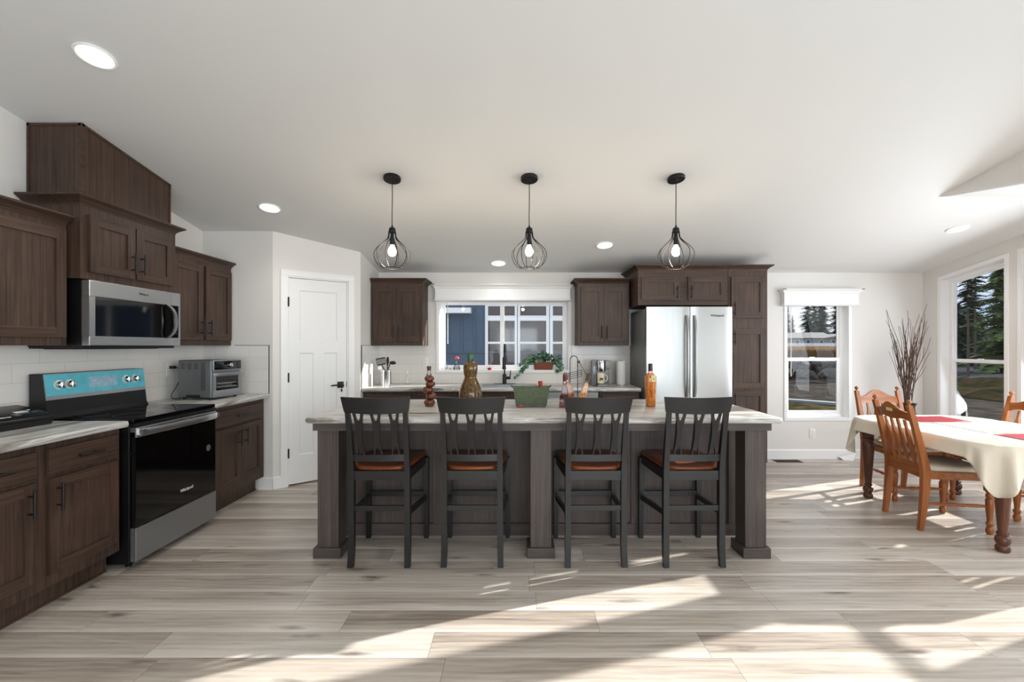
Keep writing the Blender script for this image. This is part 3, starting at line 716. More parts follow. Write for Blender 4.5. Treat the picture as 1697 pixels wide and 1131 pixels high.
for ky in (-.292, -.222, .205, .283):
    z = 1.125
    mb = MB(); mb.lathe([(.030, 0), (.030, .004)], (sl(z) + .005, ky, z), 20, axis='x'); mb.build('knob_ring', 'white_plastic', cpn)
    mb = MB(); mb.lathe([(.022, .004), (.023, .010), (.021, .026), (.018, .029)], (sl(z) + .005, ky, z), 20, axis='x')
    mb.box(sl(z) + .025, sl(z) + .042, ky - .007, ky + .007, z - .021, z + .021, .003); mb.build('knob', 'chrome', cpn)
# oven door, handle, drawer
mb = MB(); mb.box(X(-2.372), X(-2.338), y0 + .004, y1 - .004, .262, .842, .003); od = mb.build('oven_door', 'black_glass', r, smooth=False)
mb = MB(); mb.box(X(-2.372), X(-2.334), y0 + .004, y1 - .004, .806, .868, .004); mb.build('door_top_rail', 'steel_y', od, smooth=False)
mb = MB(); rings = []
for i in range(9):
    y = y0 + .02 + (y1 - y0 - .04) * i / 8; e = 1 - abs(i - 4) / 4; x = X(-2.334) + .012 + .03 * min(1, e * 2.2)
    rings.append([(x - .012, y, .822), (x + .010, y, .818), (x + .014, y, .838), (x + .010, y, .86), (x - .012, y, .858)])
mb.loft(rings); 
for y in (y0 + .03, y1 - .03): mb.box(X(-2.335), X(-2.30), y - .014, y + .014, .826, .855)
mb.build('handle', 'steel_y', od)
mb = MB(); mb.box(X(-2.372), X(-2.338), y0 + .002, y1 - .002, .875, .893); mb.build('vent_strip', 'black_side', r, smooth=False)
mb = MB(); mb.box(X(-2.372), X(-2.336), y0 + .004, y1 - .004, .045, .250, .003); mb.build('drawer', 'steel_dull', r, smooth=False)
for sx in (-2.42, -2.95):
    for sy in (y0 + .05, y1 - .05):
        mb = MB(); mb.lathe([(.018, 0), (.018, .008), (.008, .010), (.008, .032)], (X(sx), sy, 0), 10); mb.build('foot', 'black_plastic', r)
mb = MB(); mb.lathe([(.024, 0), (.024, .0012)], (X(-2.338), .288, .60), 24, axis='x'); mb.build('round_sticker', 'grey_metal', od)
text('brand_lettering', 'Whirlpool', .030, od, (X(-2.338) + .0006, .062, .36), (0, 1, 0), (0, 0, 1), 'white_plastic')

# ---------------------------------------------------------------- sink wall: base units, worktop, sink, dishwasher
def base_back(label, x0, x1, cols, drawer=True):
    r = thing('base_cabinet', label, 'cabinet', ((x0 + x1) / 2, 5.25, 0), 0, 'stained oak base cabinets')
    ox, oy = r.location.x, r.location.y
    mb = MB(); mb.box(x0 - ox, x1 - ox, 4.975 - oy, YB - .004 - oy, .125, .70); mb.box(x0 - ox, x1 - ox, 4.975 - oy, 4.995 - oy, .70, .876)
    for a, b in ((x0, x0 + .018), (x1 - .018, x1)): mb.box(a - ox, b - ox, 4.995 - oy, YB - .004 - oy, .70, .876)
    mb.box(x0 + .006 - ox, x1 - .006 - ox, 5.05 - oy, YB - .004 - oy, 0, .125); mb.build('body', 'cab_z', r, smooth=False)
    for a, b in cols:
        T = frameT((a - ox, 4.975 - oy, 0), (1, 0, 0), (0, -1, 0)); w_ = b - a
        shaker(r, 'door', T, w_, .19, .685, BW, w_ - .04, .585)
        shaker(r, 'drawer', T, w_, .707, .838, BW, w_ / 2, .773, 'x', flat=True)
    return r
base_back('dark oak base cabinet under the utensil crock, left of the sink', XP + .012, -.60, [(XP + .05, -1.16), (-1.13, -.63)])
base_back('dark oak sink cabinet below the black faucet', -.596, .262, [(-.56, -.17), (-.16, .23)])
base_back('narrow dark oak base cabinet below the coffee maker, beside the refrigerator', .884, 1.318, [(.915, 1.29)])
r = thing('dishwasher', 'stainless dishwasher under the sink worktop, right of the sink cabinet', 'dishwasher', (.573, 5.22, 0))
mb = MB(); mb.box(-.297, .297, -.21, .33, .10, .868); mb.box(-.297, .297, -.15, .33, 0, .10); mb.build('body', 'grey_metal', r, smooth=False)
mb = MB(); mb.box(-.297, .297, -.262, -.212, .11, .868, .004); dwd = mb.build('door', 'steel', r, smooth=False)
mb = MB(); mb.tube([(-.24, -.30, .80), (.24, -.30, .80)], .011, 10); [mb.tube([(x, -.30, .80), (x, -.262, .80)], .008, 8) for x in (-.22, .22)]; mb.build('handle', 'steel', dwd)

SX0, SX1, SY0, SY1 = -.43, .23, 5.02, 5.40
mb = MB(); ox, oy = -.18, 5.24
mb.prism([(y - oy, z) for y, z in bullnose(SY0 + .02, 4.925, .876, .914)], 'x', XP + .009 - ox, 1.325 - ox)
mb.box(XP + .009 - ox, SX0 + .02 - ox, SY0 + .02 - oy, YB - .009 - oy, .876, .914); mb.box(SX1 - .02 - ox, 1.325 - ox, SY0 + .02 - oy, YB - .009 - oy, .876, .914); mb.box(SX0 + .02 - ox, SX1 - .02 - ox, SY1 - .02 - oy, YB - .009 - oy, .876, .914)
o = mb.build('worktop', 'lam_x', ang=50); o.location = (ox, oy, 0); tag(o, 'grey marbled worktop along the sink wall under the window', 'worktop', 'marbled worktops')
r = thing('sink', 'stainless drop-in sink below the black faucet', 'sink', (-.10, 5.21, .72))
mb = MB(); z = .914 - .72
a, b, c_, d = SX0 + .10, SX1 + .10, SY0 - 5.21, SY1 - 5.21
def rect(i, z): return [(a + i, c_ + i, z), (b - i, c_ + i, z), (b - i, d - i, z), (a + i, d - i, z)]
mb.loft([rect(.024, .02), rect(.0235, z - .004), rect(0, z + .001), rect(0, z + .006), rect(.018, z + .007), rect(.032, z + .002), rect(.036, .024), rect(.05, .02)]); mb.build('basin', 'steel', r)
mb = MB(); mb.lathe([(.04, .021), (.04, .025), (.02, .023)], (0, 0, 0), 16); mb.build('drain', 'chrome', r)
# faucet
r = thing('faucet', 'tall black spring kitchen faucet behind the sink', 'faucet', (-.157, 5.46, .914))
mb = MB(); mb.box(-.125, .125, -.03, .03, 0, .008, .003); mb.build('deck_plate', 'black', r)
mb = MB(); mb.lathe([(.027, .008), (.027, .012), (.023, .014), (.023, .115), (.020, .12)], n=16); mb.lathe([(.009, .12), (.009, .27)], n=10); mb.build('body', 'black', r)
mb = MB(); mb.lathe([(.012, -.02), (.017, 0), (.017, .045), (.014, .05)], (.02, 0, .075), 12, axis='x'); mb.tube([(.062, 0, .075), (.070, -.005, .12), (.072, -.008, .165)], [.007, .006, .005], 8); mb.build('handle', 'black', r)
arc = [(0, 0, .27), (0, 0, .38)] + [(0, -.09 + .09 * math.cos(t), .38 + .09 * math.sin(t)) for t in [PI * i / 10 for i in range(1, 11)]] + [(0, -.18, .33)]
mb = MB(); mb.tube(arc, .007, 8); mb.build('hose', 'black', r)
mb = MB(); pts = []
av = [Vector(p) for p in arc]
segs = []
for p, q in zip(av, av[1:]):
    for k in range(6): segs.append(p.lerp(q, k / 6))
N = len(segs)
for i, p in enumerate(segs):
    tdir = (segs[min(i + 1, N - 1)] - segs[max(i - 1, 0)]).normalized(); e1 = Vector((1, 0, 0)); e2 = tdir.cross(e1)
    for q in range(3):
        th = 2 * PI * (q / 3); pts.append(p + tdir * 0 + (e1 * math.cos(th + i * 0) + e2 * math.sin(th)) * .0135)
mb.tube(pts, .0028, 5); mb.build('spring', 'black', r)
mb = MB(); mb.lathe([(.013, .33), (.019, .31), (.019, .22), (.023, .20), (.023, .185)], (0, -.18, 0), 14); mb.tube([(0, 0, .24), (0, -.17, .24)], .006, 8); mb.build('spray_head', 'black', r)

# --- wall cabinets beside the kitchen window
def upper_back(label, x0, x1, z0, z1, yf, doors, sides, extra=None):
    r = thing('wall_cabinet', label, 'cabinet', ((x0 + x1) / 2, 5.40, z0), 0, 'stained oak wall cabinets')
    ox, oy = r.location.x, r.location.y
    mb = MB(); mb.box(x0 - ox, x1 - ox, yf - oy, YB - .004 - oy, 0, z1 - z0); mb.build('body', 'cab_z', r, smooth=False)
    for a, b, za, zb, side in doors:
        T = frameT((a - ox, yf - oy, -z0), (1, 0, 0), (0, -1, 0)); shaker(r, 'door', T, b - a, za, zb, BW, (b - a - .028) if side == 'r' else .028, za + .105)
    crown(r, x0 - ox, x1 - ox, yf - oy, YB - .004 - oy, z1 - z0, sides, 'cab_x'); return r
upper_back('dark oak two-door wall cabinet left of the kitchen window', XP + .012, -1.087, 1.372, 2.085, 5.24, [(-1.645, -1.382, 1.42, 2.045, 'r'), (-1.379, -1.115, 1.42, 2.045, 'l')], {'y-', 'x+'})
upper_back('dark oak two-door wall cabinet right of the kitchen window', .690, 1.272, 1.372, 2.085, 5.24, [(.722, .982, 1.42, 2.045, 'r'), (.985, 1.245, 1.42, 2.045, 'l')], {'y-', 'x-'})
# --- refrigerator surround: tall pantry and the cabinet above the refrigerator
YF = 4.955
r = thing('wall_cabinet', 'dark oak cabinet with two low doors above the refrigerator', 'cabinet', (1.79, 5.26, 1.81), 0, 'stained oak wall cabinets'); ox, oy, oz = r.location
mb = MB(); mb.box(1.300 - ox, 2.270 - ox, YF - oy, YB - .004 - oy, 0, 2.188 - oz); mb.build('body', 'cab_x', r, smooth=False)
for a, b, s in ((1.335, 1.745, 'r'), (1.835, 2.245, 'l')): shaker(r, 'door', frameT((a - ox, YF - oy, -oz), (1, 0, 0), (0, -1, 0)), b - a, 1.862, 2.115, BW, (b - a - .03) if s == 'r' else .03, 1.945)
crown(r, 1.300 - ox, 2.270 - ox, YF - oy, YB - .004 - oy, 2.188 - oz, {'y-', 'x-'}, 'cab_x')
r = thing('pantry_cabinet', 'tall dark oak pantry cabinet right of the refrigerator', 'cabinet', (2.485, 5.26, 0)); ox, oy = r.location.x, r.location.y
mb = MB(); mb.box(2.274 - ox, 2.696 - ox, YF - oy, YB - .004 - oy, .105, 2.188); mb.box(2.28 - ox, 2.69 - ox, YF + .07 - oy, YB - .004 - oy, 0, .105); mb.build('body', 'cab_z', r, smooth=False)
for za, zb in ((1.668, 2.115), (.912, 1.555), (.15, .885)):
    shaker(r, 'door', frameT((2.30 - ox, YF - oy, 0), (1, 0, 0), (0, -1, 0)), .37, za, zb, BW, .03, za + .10 if za > 1 else zb - .10)
crown(r, 2.274 - ox, 2.696 - ox, YF - oy, YB - .004 - oy, 2.188, {'y-', 'x+'}, 'cab_x')
# refrigerator
r = thing('refrigerator', 'stainless french-door refrigerator below the low-doored cabinet', 'refrigerator', (1.812, 5.18, 0)); X = lambda x: x - 1.812; Y = lambda y: y - 5.18
mb = MB(); mb.box(X(1.36), X(2.262), Y(4.90), Y(5.50), .02, 1.765, .004); mb.build('body', 'fridge_side', r, smooth=False)
def bowed(mb, x0, x1, z0, z1, n=10):
    rings = []
    for i in range(n + 1):
        t = i / n; x = x0 + (x1 - x0) * t; e = min(t, 1 - t); bow = .012 * (1 - (2 * ((x - X(1.36)) / .904) - 1) ** 2); edge = .008 * max(0, 1 - e / .03) if e < .03 else 0
        y = Y(4.835) - bow + edge; rings.append([(x, y, z0), (x, Y(4.895), z0), (x, Y(4.895), z1), (x, y, z1)])
    mb.loft(rings)
for x0, x1 in ((1.36, 1.812), (1.819, 2.264)):
    mb = MB(); bowed(mb, X(x0), X(x1), .70, 1.782); d = mb.build('door', 'steel', r)
    hx = X(1.775) if x0 < 1.5 else X(1.858)
    mb = MB(); rings = []
    for i in range(13):
        t = -1 + i / 6; z = 1.26 + t * .43; y = Y(4.81) - .045 * (1 - t ** 4) ; wv = .016
        rings.append([(hx - wv, y + .008, z), (hx - wv * .5, y - .006, z), (hx + wv * .5, y - .006, z), (hx + wv, y + .008, z)])
    mb.loft(rings); mb.build('handle', 'steel', d)
mb = MB(); bowed(mb, X(1.36), X(2.264), .08, .69); d = mb.build('freezer_drawer', 'steel', r)
mb = MB(); mb.tube([(X(1.42), Y(4.78), .60), (X(1.81), Y(4.765), .60), (X(2.2), Y(4.78), .60)], .014, 10); [mb.tube([(X(x), Y(4.78), .60), (X(x), Y(4.83), .60)], .010, 8) for x in (1.44, 2.18)]; mb.build('handle', 'steel', d)
mb = MB(); mb.box(X(1.38), X(2.24), Y(4.92), Y(5.46), 0, .03); mb.build('base', 'black_plastic', r, smooth=False)
text('brand_lettering', 'Whirlpool', .034, r, (X(2.10), Y(4.8245), 1.688), (1, 0, 0), (0, 0, 1), 'dark_slot')

# ================================================================= ISLAND
r = thing('kitchen_island', 'dark oak kitchen island body on square corner posts under the marbled top', 'island', (.16, 3.42, 0)); ox, oy = .16, 3.42
X = lambda x: x - ox; Y = lambda y: y - oy
IW = ['isl_z', 'isl_x']
mb = MB(); bx0, bx1, by0 = -1.27, 1.585, 3.33
mb.box(X(bx0), X(bx1), Y(by0), Y(3.86), .0, .876); mb.build('body', 'isl_z', r, smooth=False)
mb = MB(); t = .016
mb.mi = 0
for xc in (bx0 + .03, -.56, .157, .87, bx1 - .03): mb.box(X(xc) - .05 if xc > bx0 + .1 and xc < bx1 - .1 else X(xc) - .03, X(xc) + (.05 if xc > bx0 + .1 and xc < bx1 - .1 else .03), Y(by0) - t, Y(by0), .085, .83)
mb.mi = 1; mb.box(X(bx0), X(bx1), Y(by0) - t + .002, Y(by0), .77, .876); mb.box(X(bx0), X(bx1), Y(by0) - t - .004, Y(by0), 0, .085)
mb.build('front_panel_frame', IW, r, smooth=False)
for a, b in ((-1.24, -.55), (-.53, .14), (.17, .86), (.88, 1.555)):
    T = frameT((X(b), Y(3.86), 0), (-1, 0, 0), (0, 1, 0)); shaker(r, 'door', T, b - a, .15, .84, IW, .05, .72)
mb = MB(); mb.box(X(-1.312), X(1.625), Y(2.935), Y(2.965), .826, .875); mb.box(X(-1.312), X(-1.285), Y(2.965), Y(by0), .826, .875); mb.box(X(1.598), X(1.625), Y(2.965), Y(by0), .826, .875); mb.build('apron', 'isl_x', r, smooth=False)
for xc in (-1.228, .150, 1.540):
    mb = MB(); mb.box(X(xc) - .068, X(xc) + .068, Y(2.968), Y(3.104), .062, .875, .002); p = mb.build('post', 'isl_z', r, smooth=False)
    mb = MB(); mb.box(X(xc) - .089, X(xc) + .089, Y(2.947), Y(3.125), 0, .066, .003); mb.build('plinth', 'isl_x', p, smooth=False)
mb = MB(); a, b, c_, d, z0, z1 = -1.352, 1.685, 2.895, 3.925, .876, .914
rings = []
for i in range(7):
    th = -PI / 2 + PI * i / 6; h = .019; o = .016 * (math.cos(th) - 1); z = .895 + h * math.sin(th)
    ring = []
    for cx, cy, a0 in ((a + .03, c_ + .03, PI), (b - .03, c_ + .03, 1.5 * PI), (b - .03, d - .03, 0), (a + .03, d - .03, .5 * PI)):
        for k in range(5): ring.append((X(cx) + (.03 + o) * math.cos(a0 + k * PI / 8), Y(cy) + (.03 + o) * math.sin(a0 + k * PI / 8), z))
    rings.append(ring)
mb.loft(rings); o = mb.build('island_worktop', 'lam_x', ang=50); o.location = (ox, oy, 0); tag(o, 'large grey marbled island worktop with bottles and planter on it', 'worktop')

# ---------------------------------------------------------------- bar stools
st = thing('bar_stool', 'black wooden bar stool at the left end of the island', 'stool', (0, 0, 0), 0, 'bar stools along the island')
BK = 'black_wood'
def bar(mb, p, q, a, b, a2=None, b2=None):
    """tapered square bar from p to q, half-sizes a (x) and b (y)"""
    a2 = a if a2 is None else a2; b2 = b if b2 is None else b2
    mb.loft([[(p[0] - a, p[1] - b, p[2]), (p[0] + a, p[1] - b, p[2]), (p[0] + a, p[1] + b, p[2]), (p[0] - a, p[1] + b, p[2])],
             [(q[0] - a2, q[1] - b2, q[2]), (q[0] + a2, q[1] - b2, q[2]), (q[0] + a2, q[1] + b2, q[2]), (q[0] - a2, q[1] + b2, q[2])]])
def sweep(mb, pts):
    mb.loft([[(x - a, y - b, z), (x + a, y - b, z), (x + a, y + b, z), (x - a, y + b, z)] for x, y, z, a, b in pts])
def by(z): return 0 if z < .6 else -.085 * ((z - .6) / .45) ** 1.25
for s in (-1, 1):
    mb = MB(); sweep(mb, [(s * .176, -.012, 0, .017, .017), (s * .174, 0, .12, .018, .019), (s * .173, 0, .6, .017, .02), (s * .173, by(.7), .7, .016, .018), (s * .174, by(.85), .85, .015, .015), (s * .175, by(.972), .972, .0145, .0105)]); mb.build('leg', BK, st, ang=50)
    mb = MB(); sweep(mb, [(s * .207, .425, 0, .0145, .0145), (s * .205, .42, .35, .017, .017), (s * .203, .415, .575, .019, .019)]); mb.build('leg', BK, st, ang=50)
    mb = MB(); mb.loft([[(s * .176 + dx, -.0, z) for dx, z in ((-.009, .315), (.009, .315), (.009, .35), (-.009, .35))], [(s * .205 + dx, .42, z) for dx, z in ((-.009, .275), (.009, .275), (.009, .31), (-.009, .31))]]); mb.build('stretcher', BK, st, smooth=False)
mb = MB(); mb.box(-.165, .165, -.009, .009, .345, .378, .002); mb.build('stretcher', BK, st, smooth=False)
mb = MB(); mb.box(-.195, .195, .410, .430, .30, .335, .002); mb.build('footrest', BK, st, smooth=False)
mb = MB(); mb.box(-.165, .165, -.010, .010, .535, .594, .002); mb.box(-.192, .192, .405, .423, .535, .590)
for s in (-1, 1): mb.loft([[(s * .172 + dx, 0, z) for dx, z in ((-.009, .535), (.009, .535), (.009, .594), (-.009, .594))], [(s * .20 + dx, .415, z) for dx, z in ((-.009, .535), (.009, .535), (.009, .59), (-.009, .59))]])
mb.build('seat_frame', BK, st, smooth=False)
mb = MB(); rings = []
n = 24
def seat_pt(t, k):
    # rounded trapezoid outline, t 0..1 round, k shrink
    a = 2 * PI * t; cx, sy = math.cos(a), math.sin(a)
    e = .42; x = abs(cx) ** e * (1 if cx > 0 else -1); y = abs(sy) ** e * (1 if sy > 0 else -1)
    yy = .225 + .232 * y * k; hw = .172 + .055 * (yy / .45); return (hw * x * k, yy)
for k, z in ((.96, .594), (1.0, .600), (1.0, .612), (.97, .620), (.80, .616), (.45, .609), (.06, .607)):
    rings.append([(*seat_pt(i / n, k), z + .004 * (abs(math.cos(2 * PI * i / n)) if k > .4 else 0)) for i in range(n)])
mb.loft(rings); mb.build('seat', 'seat', st, ang=60)
mb = MB(); rings = []
for i in range(13):
    t = -1 + i / 6; x = .203 * t; dy = -.028 * (1 - t * t) + .0; xx = x * (.955)
    y0_, y1_ = by(.968) + dy, by(1.062) + dy
    zt2, zb2 = 1.062 - .004 * (1 - abs(t)), .968 - .010 * (1 - t * t)
    rings.append([(xx, y0_ - .011, zb2), (xx, y0_ + .011, zb2), (x * 1.03, y1_ + .009, zt2), (x * 1.03, y1_ - .009, zt2)])
mb.loft(rings); mb.build('top_rail', BK, st, ang=50)
mb = MB(); rings = []
for i in range(7):
    t = -1 + i / 3; y = by(.68) - .014 * (1 - t * t); rings.append([(.165 * t, y - .009, .658), (.165 * t, y + .009, .658), (.165 * t, y + .009, .700), (.165 * t, y - .009, .700)])
mb.loft(rings); mb.build('lower_rail', BK, st, ang=50)
for xc in (-.108, 0, .108):
    mb = MB(); k = xc * .02
    zb_, zt3 = .698, .972; H = zt3 - zb_
    def hw(t): return .0155 + (.018 if t > .45 else .015) * abs((t - .45) / .55) ** 1.6
    N_ = 16; L_, R2 = [], []
    for i in range(N_ + 1):
        t = i / N_; L_.append((xc - hw(t) * 1.02, zb_ + H * t)); R2.append((xc + hw(t) * 1.02, zb_ + H * t))
    top = [(xc + .0165, zt3), (xc + .0135, zt3 - .03), (xc + .008, zt3 - .050), (xc, zt3 - .058), (xc - .008, zt3 - .050), (xc - .0135, zt3 - .03), (xc - .0165, zt3)]
    bot = [(xc - .0165, zb_), (xc - .015, zb_ + .022), (xc - .010, zb_ + .042), (xc, zb_ + .052), (xc + .010, zb_ + .042), (xc + .015, zb_ + .022), (xc + .0165, zb_)]
    poly = R2 + top + L_[::-1] + bot
    yb_ = lambda z: by(z) - (1 - (xc / .185) ** 2) * (.014 + .014 * (z - zb_) / H)
    fr = [mb.v((x, yb_(z) - .007, z)) for x, z in poly]; bk = [mb.v((x, yb_(z) + .007, z)) for x, z in poly]
    f1 = mb.f(fr); f2 = mb.f(bk[::-1]); nn = len(poly)
    for i in range(nn): mb.f([fr[i], bk[i], bk[(i + 1) % nn], fr[(i + 1) % nn]])
    bmesh.ops.triangulate(mb.b, faces=[f1, f2]); mb.build('splat', BK, st, smooth=False)
st.location = (-.857, 2.85, 0)
dup(st, (-.282, 2.855, 0), R(-.5), 'black wooden bar stool in front of the gourd-shaped jar, second from the pantry door')
dup(st, (.485, 2.853, 0), R(.8), 'black wooden bar stool in front of the tilted oil bottles, right of the middle post')
dup(st, (1.092, 2.853, 0), R(1.0), 'black wooden bar stool at the right end of the island, seat in the sun')

# ================================================================= LAMPS
TILT = -math.atan(SL)
for u, v, y, lab in ((158, 92, 2.303, 'round recessed ceiling light above the microwave cabinet, largest in the photo'), (447, 344, 3.904, 'round recessed ceiling light in front of the pantry door'), (826, 436, 5.23, 'round recessed ceiling light above the kitchen window'), (1002, 406, 4.71, 'round recessed ceiling light between the middle and right pendants'), (1587, 379, 4.32, 'round recessed ceiling light above the dining table')):
    r = thing('recessed_light', lab, 'ceiling light', (U(u, y), y, ceil_z(y) - .001), 0, 'recessed ceiling lights'); r.rotation_euler = (TILT, 0, 0)
    mb = MB(); mb.lathe([(.074, -.001), (.086, -.001), (.088, -.004), (.082, -.010), (.074, -.008)], n=32, cap=False); mb.build('trim_ring', 'trim', r)
    mb = MB(); mb.lathe([(.076, -.002), (.074, -.006), (.03, -.007)], n=32); mb.build('diffuser', 'lamp', r)
    d = bpy.data.lights.new('downlight', 'SPOT'); o = bpy.data.objects.new('downlight', d); COL.objects.link(o); o.parent = r; o.location = (0, 0, -.02)
    d.energy = 6 if y > 5 else 12; d.spot_size = R(150); d.spot_blend = .8; d.shadow_soft_size = .07; d.color = (1, .97, .93)
YPN = 3.43
r = thing('pendant_lamp', 'black wire-cage pendant lamp, leftmost of the three over the island', 'pendant lamp', (-.939, YPN, ceil_z(YPN)), 0, 'wire-cage pendant lamps over the island'); z0 = ceil_z(YPN)
mb = MB(); mb.T = Matrix.Rotation(TILT, 4, 'X'); mb.lathe([(.062, 0), (.064, -.004), (.064, -.022), (.060, -.026), (.015, -.027), (.012, -.032)], n=28)
can = mb.build('canopy', 'black', r)
for sx in (-.035, .035):
    mb = MB(); mb.T = Matrix.Rotation(TILT, 4, 'X'); mb.lathe([(.005, -.026), (.005, -.032), (.003, -.034)], (sx, 0, 0), 10); mb.build('screw', 'black', can)
Z = lambda z: z - z0
mb = MB(); mb.tube([(0, 0, -.03), (.001, 0, -.15), (-.001, 0, -.3), (0, 0, Z(2.26))], .0032, 8); mb.build('cord', 'black', r)
mb = MB(); mb.lathe([(.006, Z(2.272)), (.007, Z(2.256)), (.018, Z(2.254)), (.024, Z(2.246)), (.026, Z(2.226)), (.029, Z(2.224)), (.029, Z(2.216)), (.022, Z(2.214))], n=24)
mb.lathe([(.012, Z(2.216)), (.012, Z(2.18)), (.017, Z(2.178)), (.017, Z(2.125)), (.012, Z(2.123))], n=18); mb.build('socket', 'black', r)
prof = [(.026, 2.222), (.027, 2.20), (.034, 2.175), (.062, 2.145), (.095, 2.115), (.120, 2.085), (.130, 2.055), (.126, 2.02), (.108, 1.985), (.082, 1.962), (.060, 1.951)]
def smooth_prof(p, k=4):
    out = []
    for i in range(len(p) - 1):
        a = p[max(i - 1, 0)]; b = p[i]; c_ = p[i + 1]; d = p[min(i + 2, len(p) - 1)]
        for j in range(k):
            t = j / k; out.append(tuple(.5 * (2 * b[q] + (c_[q] - a[q]) * t + (2 * a[q] - 5 * b[q] + 4 * c_[q] - d[q]) * t * t + (3 * b[q] - a[q] - 3 * c_[q] + d[q]) * t ** 3) for q in (0, 1)))
    return out + [p[-1]]
sp_ = smooth_prof(prof, 3)
mb = MB()
for i in range(10):
    a = 2 * PI * (i + .35) / 10; mb.tube([(q * math.cos(a), q * math.sin(a), Z(h)) for q, h in sp_], .0027, 6)
mb.tube([(.060 * math.cos(2 * PI * i / 32), .060 * math.sin(2 * PI * i / 32), Z(1.951)) for i in range(33)], .0024, 6); cg = mb.build('cage', 'black', r)
mb = MB(); mb.lathe([(.013, Z(2.126)), (.014, Z(2.115)), (.024, Z(2.10)), (.030, Z(2.082)), (.030, Z(2.066)), (.024, Z(2.05)), (.012, Z(2.042)), (.002, Z(2.040))], n=20); mb.build('bulb', 'bulb', r)
d = bpy.data.lights.new('bulb_light', 'POINT'); o = bpy.data.objects.new('bulb_light', d); COL.objects.link(o); o.parent = r; o.location = (0, 0, Z(2.0)); d.energy = 4; d.color = (1, .82, .6); d.shadow_soft_size = .03
dup(r, (.086, YPN, z0), .25, 'black wire-cage pendant lamp, middle of the three over the island')
dup(r, (1.183, YPN, z0), .6, 'black wire-cage pendant lamp, rightmost of the three over the island')

# ================================================================= SMALL THINGS ON THE LEFT
r = thing('vacuum_sealer', 'black vacuum sealer with grey buttons on the worktop left of the range', 'vacuum sealer', (-2.835, 2.44, .9145)); y0, y1 = -.20, .245
mb = MB(); mb.prism([(-.115, .0), (.108, 0), (.116, .012), (.116, .034), (-.115, .034)], 'y', y0, y1, .006); mb.build('base', 'black_plastic', r)
mb = MB(); mb.prism([(-.12, .037), (.118, .037), (.122, .050), (.112, .062), (-.03, .098), (-.09, .110), (-.12, .104)], 'y', y0 - .005, y1 + .005, .008); ld = mb.build('lid', 'black_plastic', r)
def on_lid(x): return .062 + (.112 - x) * (.036 / .142)
LN = Vector((.036, 0, .142)).normalized()
def pad(name, xa, xb, ya, yb, mat):
    mb = MB(); lo = [(x, y, on_lid(x) + .0002) for x, y in ((xa, ya), (xb, ya), (xb, yb), (xa, yb))]; mb.loft([lo, [(p[0] + LN.x * .002, p[1], p[2] + LN.z * .002) for p in lo]]); mb.build(name, mat, ld, smooth=False)
pad('button', .055, .085, .075, .105, 'grey_metal'); pad('button', .022, .046, .112, .175, 'white_plastic'); pad('button', .056, .066, .112, .165, 'grey_metal'); pad('button', .015, .022, .19, .205, 'white_plastic'); pad('button', .05, .06, .185, .215, 'grey_metal')
text('brand_lettering', 'FoodSaver', .026, ld, (.085, -.005, on_lid(.085) + .0008), (0, 1, 0), (-.142, 0, .036), 'white_plastic')

r = thing('toaster_oven', 'grey toaster oven with black control panel and glass door, near the pantry wall', 'toaster oven', (-2.69, 4.02, .914), R(-8))
mb = MB(); mb.box(-.165, .150, -.165, .165, .018, .335, .012, 3); mb.build('body', 'grey_metal', r)
mb = MB()
for k in range(3):
    for j in range(4): mb.box(-.135 + k * .062, -.098 + k * .062, -.1665, -.163, .262 + j * .013, .267 + j * .013)
for j in range(17): mb.box(.055, .095, -.1665, -.163, .085 + j * .0138, .0905 + j * .0138)
mb.build('vent_slots', 'dark_slot', r, smooth=False)['kind'] = 'stuff'
mb = MB(); mb.box(-.085, .045, -.168, -.160, .018, .042, .002); mb.build('side_recess', 'black_plastic', r)
mb = MB(); mb.box(.150, .166, -.160, .160, .238, .335, .008); fp = mb.build('front_bezel', 'steel_dull', r)
mb = MB(); mb.box(.160, .168, -.150, .152, .252, .326, .003); cp = mb.build('control_panel', 'black_glass', fp)
mb = MB(); mb.lathe([(.019, .168), (.018, .182), (.014, .184)], (0, .025, .288), 20, axis='x'); mb.build('knob', 'chrome', cp)
for yy, zz in ((.075, .300), (.075, .285), (.075, .270), (.125, .302), (.125, .288), (.125, .272)):
    mb = MB(); mb.box(.168, .1688, yy - .006, yy + .006, zz - .002, zz + .002); mb.build('button', 'grey_metal', cp)
mb = MB(); mb.box(.150, .164, -.158, .158, .02, .078, .003); mb.box(.150, .164, -.158, .158, .195, .226, .003); mb.box(.150, .164, -.158, -.128, .078, .195); mb.box(.150, .164, .128, .158, .078, .195); dd = mb.build('door', 'steel_dull', r)
mb = MB(); mb.box(.150, .160, -.128, .128, .078, .195); mb.build('door_glass', 'black_glass', dd, smooth=False)
for zz in (.105, .135): mb = MB(); mb.tube([(.161, -.118, zz), (.161, .100, zz)], .002, 6); mb.build('rack', 'chrome', dd)
mb = MB(); mb.box(.188, .206, -.135, .150, .205, .220, .004); [mb.box(.162, .19, y - .008, y + .008, .206, .219) for y in (-.125, .14)]; mb.build('handle', 'steel', dd)
for sx in (-.13, .12):
    for sy in (-.135, .135): mb = MB(); mb.lathe([(.012, 0), (.014, .02)], (sx, sy, 0), 10); mb.build('foot', 'black_plastic', r)
